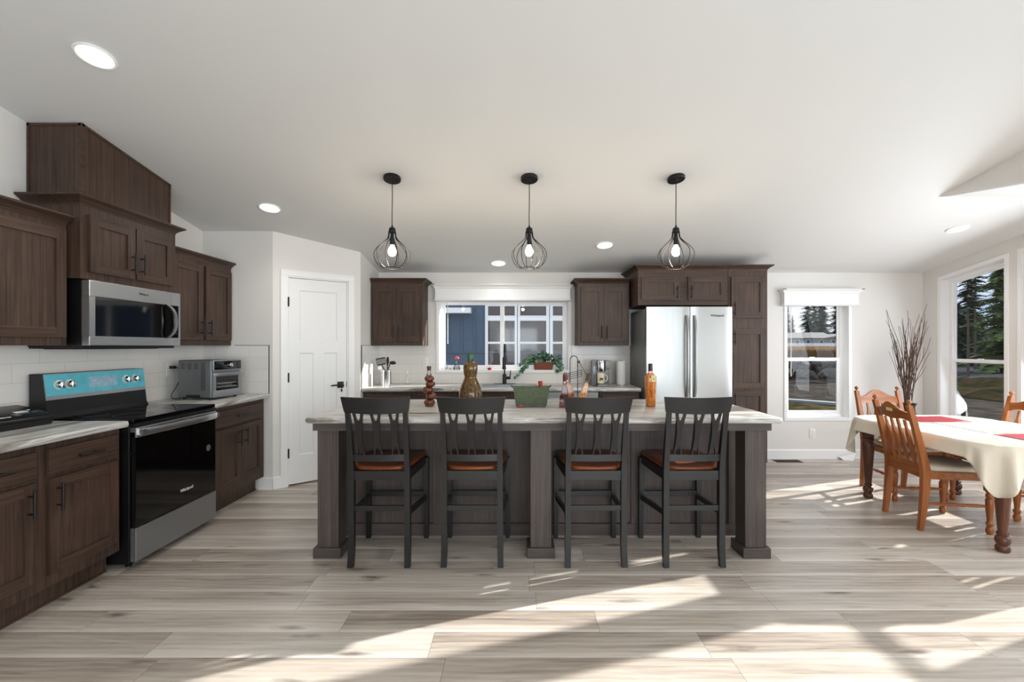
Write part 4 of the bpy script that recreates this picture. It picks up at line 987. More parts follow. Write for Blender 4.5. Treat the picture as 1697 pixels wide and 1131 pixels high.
def outlet(label, T, loc, grp='wall outlets'):
    r = thing('wall_outlet', label, 'outlet', loc, 0, grp)
    mb = MB(); mb.T = T; mb.box(-.036, .036, .0002, .006, -.058, .058, .002); mb.build('cover_plate', 'white_plastic', r)
    for z in (-.02, .02):
        mb = MB(); mb.T = T; mb.box(-.017, .017, .006, .0072, z - .015, z + .015, .0005)
        s_ = mb.build('socket', 'white_plastic', r)
        mb = MB(); mb.T = T; mb.box(-.008, -.0055, .0072, .0075, z - .003, z + .007); mb.box(.0055, .008, .0072, .0075, z - .003, z + .007); mb.build('slot', 'dark_slot', s_, smooth=False)
    return r
TB = frameT((0, 0, 0), (1, 0, 0), (0, -1, 0)); TL = frameT((0, 0, 0), (0, 1, 0), (1, 0, 0))
outlet('white wall outlet in the tiles behind the toaster oven', TL, (XL + .008, 3.95, 1.165))
outlet('white wall outlet in the tiles right of the utensil crock', TB, (U(705, 5.55), YB - .008, V(601, 5.55)))
outlet('white wall outlet with black plug left of the coffee maker', TB, (U(957, 5.55), YB - .008, V(604, 5.55)))
outlet('white wall outlet in the tiles directly beside the coffee maker', TB, (U(976.5, 5.55), YB - .008, V(604, 5.55)))
outlet('white wall outlet low on the wall below the dining-side window', TB, (U(1346, 5.56), YB, V(718.5, 5.56)))
def cord(name, label, pts, r_=.0035, plug=None):
    mb = MB(); q = []
    P = [Vector(p) for p in pts]
    for i in range(len(P) - 1):
        a = P[max(i - 1, 0)]; b = P[i]; c_ = P[i + 1]; d = P[min(i + 2, len(P) - 1)]
        for j in range(6):
            t = j / 6; q.append(.5 * (2 * b + (c_ - a) * t + (2 * a - 5 * b + 4 * c_ - d) * t * t + (3 * b - a - 3 * c_ + d) * t ** 3))
    q.append(P[-1]); mb.tube(q, r_, 6); o = mb.build(name, 'black_plastic'); tag(o, label, 'cord')
    if plug: mb = MB(); mb.box(*plug, .003); mb.build('plug', 'black_plastic', o)
    return o
cord('power_cord', 'black power cord of the toaster oven, plugged into the left wall', [(-2.955, 3.95, 1.185), (-2.93, 3.955, 1.18), (-2.912, 3.97, 1.13), (-2.925, 3.93, 1.02), (-2.945, 3.90, .955), (-2.93, 3.905, .919), (-2.885, 3.93, .919)], plug=(-2.994, -2.95, 3.938, 3.962, 1.172, 1.198))

# ================================================================= SMALL THINGS ON THE SINK SIDE
r = thing('utensil_crock', 'perforated steel utensil crock on the sink worktop', 'utensil holder', (U(639.6, 5.25), 5.25, .914))
mb = MB(); mb.lathe([(.054, 0), (.056, .002), (.056, .176), (.058, .180), (.054, .180), (.053, .006), (.01, .006)], n=28); mb.build('body', 'chrome', r)
mb = MB()
for i in range(18):
    a = 2 * PI * i / 18
    for j in range(8): mb.lathe([(.0042, .0002), (.0042, .0008)], (0, 0, 0), 6) if False else mb.box(.0565 * math.cos(a) - .003, .0565 * math.cos(a) + .003, .0565 * math.sin(a) - .003, .0565 * math.sin(a) + .003, .022 + j * .0175, .028 + j * .0175)
mb.build('perforations', 'dark_slot', r, smooth=False)['kind'] = 'stuff'
CX, CY, CZ = r.location
G = 'utensils in the steel crock'
def utensil(name, label, mat, pts, rad, head=None, hm=None):
    mb = MB(); mb.tube(pts, rad, 8); t = thing(name, label, 'utensil', (CX, CY, CZ), 0, G); mb.build('handle', mat, t)
    if head: head_mb = MB(); head(head_mb); head_mb.build('head', hm or mat, t, smooth=False)
    return t
def turner(mb):
    c0 = Vector((-.055, -.012, .275)); ax = Vector((.97, 0, .18)).normalized(); up = Vector((-.18, .05, .97)).normalized(); n_ = ax.cross(up)
    def bb(x0, x1, z0, z1):
        pts = [c0 + ax * x + up * z for x, z in ((x0, z0), (x1, z0), (x1, z1), (x0, z1))]; mb.loft([[p - n_ * .0015 for p in pts], [p + n_ * .0015 for p in pts]])
    bb(-.052, .056, .030, .044); bb(-.046, .050, -.04, -.026)
    for k in range(8): bb(-.050 + k * .0145, -.043 + k * .0145, -.028, .032)
utensil('slotted_turner', 'black slotted turner in the steel crock', 'black_plastic', [(-.03, .012, .03), (-.022, 0, .19), (-.045, -.012, .24)], .006, turner)
def spat(mb): mb.loft([[(.008, .005, .23), (.026, .005, .23), (.026, .011, .23), (.008, .011, .23)], [(.003, .001, .29), (.036, .001, .29), (.036, .005, .29), (.003, .005, .29)], [(.008, -.002, .325), (.03, -.002, .33), (.03, .001, .33), (.008, .001, .325)]])
utensil('spatula', 'black spatula with wooden handle standing in the steel crock', 'cork', [(.005, .03, .03), (.014, .014, .19), (.017, .008, .235)], .008, spat, 'black_plastic')
def spoon(mb): mb.ball((.086, -.028, .262), .034, 12, (1.25, .55, .62))
utensil('serving_spoon', 'black serving spoon leaning right in the steel crock', 'black_plastic', [(.032, -.022, .03), (.036, -.026, .2), (.056, -.028, .25)], .006, spoon)
def scr(mb): mb.box(-.078, -.038, -.044, -.038, .185, .225, .004)
utensil('scraper', 'pale translucent scraper at the left rim of the steel crock', 'white_plastic', [(-.004, -.030, .03), (-.026, -.032, .17), (-.046, -.040, .21)], .005, scr)
r = thing('wire_cone', 'small wire cone standing on the sink worktop against the tiles', 'ornament', (U(674, 5.42), 5.42, .914))
mb = MB()
for i in range(4): a = 2 * PI * i / 4 + .4; mb.tube([(.034 * math.cos(a), .034 * math.sin(a), .002), (.004 * math.cos(a), .004 * math.sin(a), .165)], .0012, 5)
mb.tube([(.034 * math.cos(2 * PI * i / 20), .034 * math.sin(2 * PI * i / 20), .002) for i in range(21)], .0014, 5); mb.build('frame', 'steel_dull', r)

ZS = 1.0755
r = thing('bud_vase', 'small clear teardrop vase at the left end of the window sill', 'vase', (U(738.5, 5.62), 5.62, ZS + .003))
mb = MB(); mb.lathe([(.018, 0), (.026, .012), (.026, .03), (.017, .062), (.008, .085), (.008, .10), (.010, .102), (.008, .10), (.006, .085), (.014, .06), (.022, .03), (.022, .012), (.01, .004)], n=20); mb.build('body', 'clear', r)
r = thing('flower_vase', 'clear conical glass vase holding a coral flower on the window sill', 'vase', (U(757, 5.61), 5.61, ZS + .003))
mb = MB(); mb.lathe([(.040, 0), (.042, .006), (.036, .03), (.012, .088), (.011, .108), (.013, .112), (.010, .108), (.010, .088), (.033, .03), (.037, .008), (.01, .004)], n=24); mb.build('body', 'clear', r)
fl = thing('coral_flower', 'coral pink flower standing in the conical glass vase', 'flower', (U(757, 5.61), 5.61, ZS + .003))
mb = MB(); mb.tube([(0, 0, .01), (.003, 0, .12)], .002, 6); mb.build('stem', 'ivy', fl)
rnd = random.Random(3); mb = MB()
for k in range(26):
    a = rnd.uniform(0, 2 * PI); e = rnd.uniform(-.4, 1.3); d = Vector((math.cos(a) * math.cos(e), math.sin(a) * math.cos(e), math.sin(e))); mb.ball(tuple(Vector((.004, 0, .138)) + d * .017), .010, 6, (1, 1, .8))
mb.build('bloom', 'coral', fl)
r = thing('glass_ball', 'tiny clear glass ball between the two vases on the sill', 'ornament', (U(746, 5.60), 5.60, ZS + .003)); mb = MB(); mb.ball((0, 0, .011), .011, 12); mb.build('ball', 'clear', r)
r = thing('tealight_cup', 'small red tealight cup on the window sill left of the faucet', 'candle', (U(811.5, 5.575), 5.575, ZS + .001))
mb = MB(); mb.lathe([(.020, 0), (.026, .004), (.028, .026), (.025, .026), (.022, .008)], n=20); mb.build('cup', 'red', r)
mb = MB(); mb.lathe([(.022, .016), (.022, .020)], n=16); mb.build('wax', 'coral', r)

r = thing('ivy_basket', 'variegated ivy trailing from a brown wicker basket on the window sill', 'potted plant', (U(900.5, 5.60), 5.60, ZS + .001))
mb = MB(); rings = []
for k in range(9):
    z = .098 * k / 8; a, b = .108 + .016 * k / 8, .028 + .010 * k / 8; o = .0015 * (k % 2); rings.append([(math.copysign(abs(math.cos(t)) ** .35, math.cos(t)) * (a + o), math.copysign(abs(math.sin(t)) ** .35, math.sin(t)) * (b + o), z) for t in [2 * PI * (i + .5) / 40 for i in range(40)]])
mb.loft(rings); mb.build('basket', 'wicker', r)
rnd = random.Random(11); mb = MB(); st_ = MB()
def leaf(p, d, up, L):
    d = d.normalized(); s_ = d.cross(up).normalized(); n_ = s_.cross(d)
    pts = [(0, 0, 0), (.15, .38, .06), (.5, .42, .08), (1, 0, -.06), (.5, -.42, .08), (.15, -.38, .06)]
    vs = [mb.v(p + d * (x * L) + s_ * (y * L) + n_ * (z * L)) for x, y, z in pts]; m_ = mb.v(p + d * (.5 * L))
    for i in range(6): mb.f([m_, vs[i], vs[(i + 1) % 6]])
tips = []
for k in range(34):
    x = rnd.uniform(-.11, .11); tx = x * 1.5 + rnd.uniform(-.05, .05); h = rnd.uniform(.06, .15) - abs(tx) * .25
    tips.append([Vector((x, rnd.uniform(-.02, .02), .09)), Vector((tx * .8 + x * .2, rnd.uniform(-.06, .01), .09 + h * .8)), Vector((tx, rnd.uniform(-.09, .0), .09 + h * .75))])
tips += [[Vector((-.10, -.03, .09)), Vector((-.18, -.05, .10)), Vector((-.235, -.06, .05)), Vector((-.27, -.07, .0))], [Vector((-.10, -.03, .08)), Vector((-.20, -.06, .045)), Vector((-.28, -.075, -.02)), Vector((-.335, -.08, -.075))],
         [Vector((.10, -.03, .09)), Vector((.17, -.05, .12)), Vector((.215, -.06, .06)), Vector((.225, -.065, -.01))], [Vector((.08, -.03, .09)), Vector((.15, -.055, .09)), Vector((.19, -.065, .03)), Vector((.16, -.07, -.03))], [Vector((-.08, -.03, .09)), Vector((-.15, -.06, .13)), Vector((-.23, -.06, .11)), Vector((-.29, -.06, .07))]]
for path in tips:
    st_.tube(path, .0015, 5)
    for a, b in zip(path, path[1:]):
        for q in range(3 if len(path) > 3 else 2):
            p = a.lerp(b, rnd.uniform(.2, 1)); d = (b - a).normalized() + Vector((rnd.uniform(-1, 1), rnd.uniform(-1, .2), rnd.uniform(-.8, .5))); leaf(p, d, Vector((rnd.uniform(-.4, .4), -1, .5)), rnd.uniform(.035, .058))
mb.build('foliage', 'ivy', r, smooth=False); st_.build('stems', 'ivy', r)

r = thing('coffee_maker', 'grey single-cup coffee maker with chrome head on the sink worktop', 'coffee maker', (U(996, 5.22), 5.22, .914))
mb = MB(); mb.box(-.102, .102, .02, .11, 0, .29, .01); mb.box(-.05, .102, -.05, .02, .19, .29, .008); mb.box(-.055, .075, -.09, .03, 0, .022, .006); mb.build('body', 'grey_metal', r)
mb = MB(); mb.lathe([(.046, .17), (.048, .18), (.048, .275), (.044, .288), (.02, .29)], (0, -.035, 0), 28); mb.build('brew_head', 'chrome', r)
mb = MB(); mb.box(-.1, -.055, -.055, .02, .01, .27, .008); mb.build('water_tank', 'clear', r)
mb = MB(); mb.lathe([(.044, .022), (.046, .030), (.040, .032)], (.0, -.045, 0), 24); mb.build('drip_tray', 'chrome', r)
r = thing('mug', 'cream mug with a black motif under the coffee maker head', 'mug', (U(996, 5.17), 5.175, .9465))
mb = MB(); mb.lathe([(.034, 0), (.040, .003), (.042, .06), (.042, .118), (.039, .118), (.037, .02), (.01, .008)], n=28); mb.build('body', 'cream', r)
mb = MB(); mb.tube([(.040, 0, .095)] + [(.044 + .030 * math.sin(t), 0, .06 + .036 * math.cos(t)) for t in [PI * i / 10 for i in range(1, 10)]] + [(.040, 0, .025)], .0055, 8); mb.build('handle', 'cream', r)
mb = MB()
def decal(x, z, a, b):
    pts = []
    for i in range(14):
        t = 2 * PI * i / 14; xx = x + a * math.cos(t); zz = z + b * math.sin(t); pts.append(mb.v((xx, -math.sqrt(max(.0424 ** 2 - xx * xx, 0)) - .0003, zz)))
    mb.f(pts)
for q in ((-.012, .056, .016, .011), (.008, .052, .011, .010), (-.020, .040, .004, .010), (-.008, .038, .004, .009), (.010, .038, .004, .010)): decal(*q)
mb.build('motif', 'black_plastic', r)
r = thing('paper_towel_roll', 'white paper towel roll standing beside the coffee maker', 'paper towels', (U(1029.5, 5.34), 5.34, .914))
mb = MB(); mb.lathe([(.054, .006), (.056, .01), (.056, .272), (.052, .276), (.02, .276), (.02, .25)], n=32); mb.build('roll', 'paper', r)
mb = MB(); mb.lathe([(.06, 0), (.06, .006)], n=28); mb.lathe([(.006, .0), (.006, .29), (.003, .295)], n=10); mb.build('holder', 'steel', r)
cord('power_cord', 'black power cord running from the tiled wall to the coffee maker', [(U(959, 5.54), 5.53, V(600, 5.54)), (U(962, 5.5), 5.47, V(605, 5.5)), (U(971, 5.45), 5.44, V(620, 5.45)), (U(979, 5.4), 5.42, V(630, 5.4)), (U(977, 5.35), 5.40, .919), (U(985, 5.33), 5.36, .922)], plug=(U(959, 5.54) - .012, U(959, 5.54) + .012, 5.51, YB - .0162, V(600, 5.54) - .012, V(600, 5.54) + .012))

# ================================================================= BOTTLES AND PLANTER ON THE ISLAND
IZ = .9145
r = thing('preserve_bottle', 'clear bottle of five stacked bulbs filled with red brown preserve', 'bottle', (U(711, 3.45), 3.45, IZ))
mb = MB(); offs = ((.004, .030), (.016, .078), (-.009, .124), (.010, .168), (.002, .209)); rad = (.043, .039, .041, .037, .037)
for (dx, z), q in zip(offs, rad): mb.ball((dx, 0, z), q, 20, (1, 1, .70))
mb.lathe([(.026, 0), (.036, .008), (.036, .02)], (.004, 0, 0), 20); mb.build('filled_bulbs', 'nuts', r)
mb = MB(); mb.lathe([(.026, .222), (.016, .242), (.012, .252), (.012, .275), (.015, .278)], n=18); mb.build('neck', 'clear', r)
mb = MB(); mb.lathe([(.011, .268), (.015, .276), (.017, .298), (.015, .302)], n=16); mb.build('cork', 'cork', r)
r = thing('gourd_jar', 'large gourd-shaped glass jar of pickled vegetables with green cap', 'jar', (U(779.5, 3.52), 3.52, IZ))
mb = MB(); mb.lathe([(.055, 0), (.075, .01), (.088, .045), (.090, .085), (.081, .13), (.062, .175), (.048, .205), (.046, .218), (.052, .245), (.056, .275), (.055, .30), (.046, .325), (.030, .336)], n=32); mb.build('body', 'gourd', r)
mb = MB(); mb.lathe([(.030, .334), (.022, .345), (.021, .356)], n=20); mb.build('neck', 'clear', r)
mb = MB(); mb.lathe([(.021, .350), (.024, .352), (.027, .385), (.026, .390)], n=20); mb.build('cap', 'green_cap', r)
r = thing('tin_planter', 'green weathered tin planter box on the island worktop', 'planter', (U(880, 3.46), 3.46, IZ))
mb = MB()
def rr(a, b, z): return [(-a, -b, z), (a, -b, z), (a, b, z), (-a, b, z)]
mb.loft([rr(.115, .05, .012), rr(.134, .066, .142), rr(.137, .069, .146), rr(.134, .066, .148), rr(.130, .062, .142), rr(.112, .047, .016)]); mb.build('box', 'green_tin', r, smooth=False)
for s in (-1, 1):
    for q in (-1, 1): mb = MB(); mb.box(s * .104 - .008, s * .104 + .008, q * .04 - .008, q * .04 + .008, 0, .013); mb.build('foot', 'green_tin', r, smooth=False)
    mb = MB(); mb.tube([(s * .132, -.02, .138), (s * .150, -.02, .156), (s * .150, .02, .156), (s * .132, .02, .138)], .003, 6); mb.build('handle', 'black', r)
mb = MB(); mb.box(-.100, -.062, -.0615, -.052, .0, .016, .003); mb.build('red_tag', 'red', r)
r = thing('wine_bottle', 'wine bottle with red capsule standing in the tin planter', 'bottle', (U(900, 3.46) - .02, 3.465, IZ + .017))
mb = MB(); mb.lathe([(.024, 0), (.026, .004), (.026, .085), (.014, .115), (.012, .13)], n=20); mb.build('body', 'oil_dark', r)
mb = MB(); mb.lathe([(.014, .112), (.0145, .152), (.017, .154), (.017, .168), (.015, .172)], n=18); mb.build('capsule', 'red', r)
def tilt_bottle(label, u, y, tu, mat, cap):
    r = thing('oil_bottle', label, 'bottle', (U(u, y), y, IZ + .003), 0, 'tapered oil bottles in the wire caddy'); H = .245; dx = (U(tu, y) - U(u, y))
    mb = MB(); mb.T = Matrix(((1, 0, dx / H, 0), (0, 1, 0, 0), (0, 0, 1, 0), (0, 0, 0, 1)))
    sq = lambda a, z: [(a * cx, a * cy, z) for cx, cy in ((-1, -.9), (-.9, -1), (.9, -1), (1, -.9), (1, .9), (.9, 1), (-.9, 1), (-1, .9))]
    tT = mb.T.copy(); mb.loft([sq(.036, 0), sq(.037, .008), sq(.013, .175)]); mb.build('body', mat, r, ang=25)
    mb = MB(); mb.T = tT; mb.lathe([(.013, .172), (.011, .20)], n=14); mb.build('neck', 'clear', r)
    mb = MB(); mb.T = tT; mb.lathe([(.013, .19), (.0135, .215), (.014, .217), (.014, .243), (.011, .246)], n=14); mb.build('cap', cap, r)
tilt_bottle('dark tapered oil bottle beside the tin planter, standing almost upright', 934.5, 3.40, 936, 'oil_dark', 'oil_dark')
tilt_bottle('amber tapered oil bottle leaning left against the wire caddy', 951, 3.535, 937, 'oil_amber', 'oil_dark')
tilt_bottle('tapered bottle of red spices leaning right against the wire caddy', 961, 3.44, 976, 'oil_spice', 'cork')
r = thing('wire_caddy', 'black wire caddy with arched handle behind the tapered oil bottles', 'wire caddy', (U(951, 3.66), 3.66, IZ))
mb = MB(); h0 = .345; w_ = .030
mb.tube([(-w_, 0, .004), (-w_, 0, h0)] + [(-w_ * math.cos(t), 0, h0 + w_ * math.sin(t)) for t in [PI * i / 10 for i in range(1, 10)]] + [(w_, 0, h0), (w_, 0, .004)], .0032, 8); mb.build('handle', 'black', r)
mb = MB()
for k in range(4): z = .20 + k * .016; mb.tube([(-.045, -.012, z - .012), (.060, -.012, z + .014)], .0024, 6)
for x in (-.045, .06): mb.tube([(x, -.012, .188 + (x + .045) * .25), (x, -.012, .240 + (x + .045) * .25)], .0024, 6); 
mb.build('basket', 'black', r)
mb = MB(); mb.tube([(-w_, 0, .004), (-.05, .05, .004), (.05, .05, .004), (w_, 0, .004), (.05, -.05 + .02, .004), (-.05, -.05 + .02, .004), (-w_, 0, .004)], .0035, 6); mb.build('base', 'black', r)
r = thing('pepper_bottle', 'tall bottle of pickled peppers with black cap and cream tag', 'bottle', (U(1078, 3.45), 3.45, IZ))
mb = MB(); ring = lambda a, z: [(math.copysign(abs(math.cos(t)) ** .5, math.cos(t)) * a, math.copysign(abs(math.sin(t)) ** .5, math.sin(t)) * a, z) for t in [2 * PI * i / 28 for i in range(28)]]
mb.loft([ring(.030, 0), ring(.034, .006), ring(.034, .08), ring(.040, .21), ring(.039, .225), ring(.024, .245), ring(.014, .252)]); mb.build('body', 'pepper', r)
mb = MB(); mb.lathe([(.014, .250), (.013, .268)], n=18); mb.build('neck', 'clear', r)
mb = MB(); mb.lathe([(.016, .262), (.017, .272), (.015, .274)], n=18); mb.build('wax_ring', 'red', r)
mb = MB(); mb.lathe([(.0155, .272), (.0165, .276), (.016, .318), (.014, .322)], n=18); mb.build('cap', 'black_plastic', r)
mb = MB(); mb.box(-.006, .026, -.044, -.042, .188, .238, .001); tg = mb.build('tag', 'tag', r, smooth=False)
mb = MB(); mb.box(.007, .015, -.0446, -.044, .205, .213); mb.build('tag_mark', 'black_plastic', tg, smooth=False)

# ================================================================= FLOOR THINGS BY THE BACK WALL
r = thing('floor_register', 'dark metal floor register below the dining-side window', 'vent', (3.20, 5.44, 0))
mb = MB(); mb.box(-.155, .155, -.06, .06, .0, .004, .001); mb.build('frame', 'cork', r)
mb = MB(); [mb.box(-.14, .14, -.048 + k * .0165, -.040 + k * .0165, .004, .0055) for k in range(6)]; mb.build('slots', 'dark_slot', r, smooth=False)['kind'] = 'stuff'
mb = MB(); mb.loft([[(0, 0, .002), (.10, -.03, .002), (.10, -.028, .003), (0, .002, .003)], [(-.03, .045, .03), (.18, .04, .075), (.18, .042, .076), (-.03, .047, .031)]])
o = mb.build('folded_paper', 'paper'); o.location = (3.90, 5.49, 0); tag(o, 'folded white paper leaning against the baseboard near the table', 'paper')

# ================================================================= DINING SET
r = thing('dining_table', 'dark turned-leg dining table under the cream cloth', 'table', (3.66, 3.65, 0))
TXR, TYR, TZ = .58, .72, .708
def outline(ax, ay, rad, n=12):
    pts = []
    for cx, cy, a0 in ((ax - rad, ay - rad, 0), (-ax + rad, ay - rad, PI / 2), (-ax + rad, -ay + rad, PI), (ax - rad, -ay + rad, 1.5 * PI)):
        for k in range(n + 1): pts.append((cx + rad * math.cos(a0 + k * PI / 2 / n), cy + rad * math.sin(a0 + k * PI / 2 / n)))
    return pts
mb = MB(); o_ = outline(TXR - .012, TYR - .012, .24); mb.loft([[(x, y, TZ - .03) for x, y in o_], [(x, y, TZ - .002) for x, y in o_]]); mb.build('tabletop', 'walnut', r, ang=50)
mb = MB()
for x0, x1, y0, y1 in ((-.40, .40, -.60, -.575), (-.40, .40, .475, .50), (-.48, -.455, -.575, .475), (.375, .40, -.575, .475)): mb.box(x0, x1, y0, y1, TZ - .115, TZ - .03)
mb.build('apron', 'walnut', r, smooth=False)
LEGP = [(.026, 0), (.036, .006), (.040, .022), (.036, .04), (.030, .048), (.036, .056), (.042, .075), (.038, .098), (.028, .108), (.034, .118), (.034, .126), (.024, .134), (.026, .15), (.033, .24), (.042, .38), (.047, .46), (.044, .50), (.036, .512), (.044, .522), (.046, .536), (.036, .546), (.043, .556), (.046, .58), (.040, .60), (.036, .606), (.044, .614), (.044, .678)]
for x, y in ((-.435, -.60), (-.50, .485), (.40, -.60), (.38, .575)):
    mb = MB(); mb.lathe(LEGP, (x, y, 0), 22); mb.build('leg', 'walnut', r)
# cloth
rc = thing('tablecloth', 'cream tablecloth with hanging corners spread over the dining table', 'tablecloth', (3.66, 3.65, 0))
mb = MB(); n_ = 30; base = outline(TXR, TYR, .25, n_); N = len(base); rnd = random.Random(5)
def corner(i):
    x, y = base[i]; ax, ay = abs(x) - (TXR - .25), abs(y) - (TYR - .25)
    if ax > 0 and ay > 0: t = math.atan2(ay, ax) / (PI / 2); return math.sin(PI * t)
    return 0
rings = [[(x * k, y * k, TZ + .003) for x, y in base] for k in (.02, .35, .7, .93)] + [[(x * .992, y * .994, TZ + .002) for x, y in base]]
M_ = 9
for j in range(1, M_ + 1):
    ring = []; s_ = j / M_
    for i, (x, y) in enumerate(base):
        c_ = corner(i); drop = .105 + .235 * c_ ** 2.2; L_ = math.hypot(x, y); nx, ny = x / L_, y / L_
        if c_ == 0:
            nx, ny = (math.copysign(1, x), 0) if abs(abs(x) - TXR) < 1e-4 else (0, math.copysign(1, y))
        ph = i * 2 * PI / N; fl_ = (.006 + .012 * s_) + s_ * (.014 * math.sin(ph * 11) + .010 * math.sin(ph * 23 + 1)) + c_ * s_ * .035 * math.cos((i % (n_ + 1)) / n_ * PI * 6)
        fl_ += c_ * s_ * .01
        ring.append((x + nx * fl_, y + ny * fl_, TZ + .001 - drop * s_ ** 1.05 - (.004 if j == 1 else 0)))
    rings.append(ring)
mb.loft(rings, cap=False); top = mb.f([mb.b.verts[i] for i in range(N)] if False else []) if False else None
cl = mb.build('fabric', 'cloth', rc, ang=70)
sm = cl.modifiers.new('thickness', 'SOLIDIFY'); sm.thickness = .0015; sm.offset = 1
def placemat(label, x, y, rz):
    r = thing('placemat', label, 'placemat', (x, y, TZ + .0062), rz, 'rose placemats on the dining table'); mb = MB(); mb.box(-.22, .22, -.15, .15, 0, .002); o = mb.build('fabric', 'placemat', r, smooth=False)
    mb = MB(); [mb.box(*q) for q in ((-.22, .22, -.15, -.14, .002, .0026), (-.22, .22, .14, .15, .002, .0026), (-.22, -.21, -.14, .14, .002, .0026), (.21, .22, -.14, .14, .002, .0026))]; mb.build('hem', 'placemat', r, smooth=False)
placemat('rose placemat at the far end of the dining table', 3.70, 4.10, 0)
placemat('rose placemat at the near end of the dining table, cut by the photo edge', 3.74, 3.25, 0)
mb = MB(); mb.box(-.17, .17, -.24, .24, 0, .003); o = mb.build('table_runner', 'cloth', smooth=False); o.location = (3.70, 3.68, TZ + .0062); tag(o, 'cream square runner between the two rose placemats', 'table runner')

ch = thing('dining_chair', 'golden oak slat-back dining chair with a pale sticker on its crest', 'chair', (0, 0, 0), 0, 'golden oak dining chairs round the table')
# local: seat faces +y, width along x
def ry(z): return -.205 - (.035 * ((.44 - z) / .44) ** 1.6 if z < .44 else .115 * ((z - .44) / .5) ** 1.15)
OKZ, OKX, OKY = 'oak_z', 'oak_x', 'oak_y'
HB = .194
for s in (-1, 1):
    mb = MB(); sweep(mb, [(s * HB, ry(z), z, a, b) for z, a, b in ((0, .015, .016), (.15, .017, .020), (.30, .019, .024), (.44, .020, .027), (.55, .019, .024), (.70, .018, .020), (.82, .017, .018), (.925, .016, .016))])
    lg = mb.build('leg', OKZ, ch, ang=50)
    mb = MB(); mb.lathe([(.010, .923), (.007, .930), (.008, .934), (.017, .945), (.018, .952), (.012, .964), (.003, .968)], (s * HB, ry(.93), 0), 16); mb.build('finial', OKZ, lg)
    mb = MB(); mb.lathe([(.016, 0), (.022, .012), (.024, .03), (.020, .048), (.015, .055), (.021, .066), (.024, .08), (.016, .095), (.017, .11), (.024, .20), (.025, .25), (.017, .262), (.024, .274), (.022, .288), (.017, .296), (.025, .308), (.025, .315)], (s * .214, .205, 0), 18)
    mb.box(s * .214 - .024, s * .214 + .024, .181, .229, .312, .435, .002); mb.build('leg', OKZ, ch)
    mb = MB(); mb.tube([(s * HB, ry(.2), .20), (s * .191, -.12, .20), (s * .193, -.06, .20), (s * .194, -.04, .20), (s * .196, 0, .20), (s * .198, .04, .20), (s * .199, .06, .20), (s * .202, .12, .20), (s * .207, .2, .20)], [.008, .012, .010, .016, .011, .016, .010, .012, .008], 10); mb.build('stretcher', OKY, ch)
mb = MB(); mb.box(-HB, HB, -.222, -.200, .385, .440, .002); mb.box(-.2, .2, .192, .214, .385, .438)
for s in (-1, 1): mb.loft([[(s * HB + dx, -.20, z) for dx, z in ((-.011, .385), (.011, .385), (.011, .438), (-.011, .438))], [(s * .205 + dx, .20, z) for dx, z in ((-.011, .385), (.011, .385), (.011, .438), (-.011, .438))]])
mb.build('seat_frame', OKX, ch, smooth=False)
mb = MB(); rings = []
for k, z in ((.95, .436), (1.0, .444), (1.01, .460), (.97, .474), (.85, .482), (.5, .488), (.05, .490)):
    ring = []
    for i in range(32):
        t = 2 * PI * i / 32; ex = .32; x = math.copysign(abs(math.cos(t)) ** ex, math.cos(t)); y = math.copysign(abs(math.sin(t)) ** ex, math.sin(t)); yy = .012 + .215 * y * k; hw_ = .187 + .022 * (yy + .2) / .4
        if yy < -.17: hw_ -= .022
        ring.append((hw_ * x * k, yy, z))
    rings.append(ring)
mb.loft(rings); mb.build('seat_cushion', 'cushion', ch, ang=60)
# crest: double-curved rail, bowed backwards
def crest_top(t): return .872 + .062 * (.5 + .5 * math.cos(PI * min(1, abs(t) / .80))) - (.004 if abs(t) > .8 else 0)
def crest_bot(t): return .792 + .020 * (1 - t * t) - .010 * math.cos(PI * t * 1.4)
mb = MB(); rings = []
for i in range(29):
    t = -1 + i / 14; x = t * (HB - .012); zb_, zt3 = crest_bot(t), crest_top(t); bow = -.016 * (1 - t * t)
    rings.append([(x, ry(zb_) + bow - .010, zb_), (x, ry(zb_) + bow + .010, zb_), (x, ry(zt3) + bow + .009, zt3), (x, ry(zt3) + bow - .009, zt3)])
mb.loft(rings); cr = mb.build('crest_rail', OKX, ch, ang=50)
mb = MB(); mb.box(-HB + .012, HB - .012, ry(.50) - .010, ry(.50) + .010, .478, .52, .002) if False else mb.box(-HB + .012, HB - .012, ry(.462) - .011, ry(.462) + .011, .442, .478, .002); mb.build('lower_rail', OKX, ch, smooth=False)
for xc in (-.108, -.036, .036, .108):
    mb = MB(); prof_ = [(0, .010), (.10, .010), (.16, .019), (.56, .021), (.66, .019), (.80, .0085), (1, .0085)]
    zb_, zt3 = .474, .806
    def hw2(t):
        for (a, x), (b, y) in zip(prof_, prof_[1:]):
            if t <= b: return x + (y - x) * (t - a) / (b - a)
        return prof_[-1][1]
    rings = []
    for i in range(25):
        t = i / 24; z = zb_ + (zt3 - zb_) * t; h_ = hw2(t); y = ry(z) - .010 * (1 - (xc / HB) ** 2); rings.append([(xc * 1.0 - h_, y - .007, z), (xc - h_, y + .007, z), (xc + h_, y + .007, z), (xc + h_, y - .007, z)])
    mb.loft(rings); mb.build('slat', OKZ, ch, ang=30)
c2 = dup(ch, (3.555, 4.245, 0), R(177), 'golden oak slat-back dining chair at the far end of the table, by the twigs')
c3 = dup(ch, (4.075, 3.868, 0), R(92), 'golden oak slat-back dining chair behind the table in front of the bay window')
c4 = dup(ch, (4.09, 3.355, 0), R(86), 'golden oak slat-back dining chair behind the near placemat')
ch.location = (3.25, 3.568, 0); ch.rotation_euler = (0, 0, R(-97))
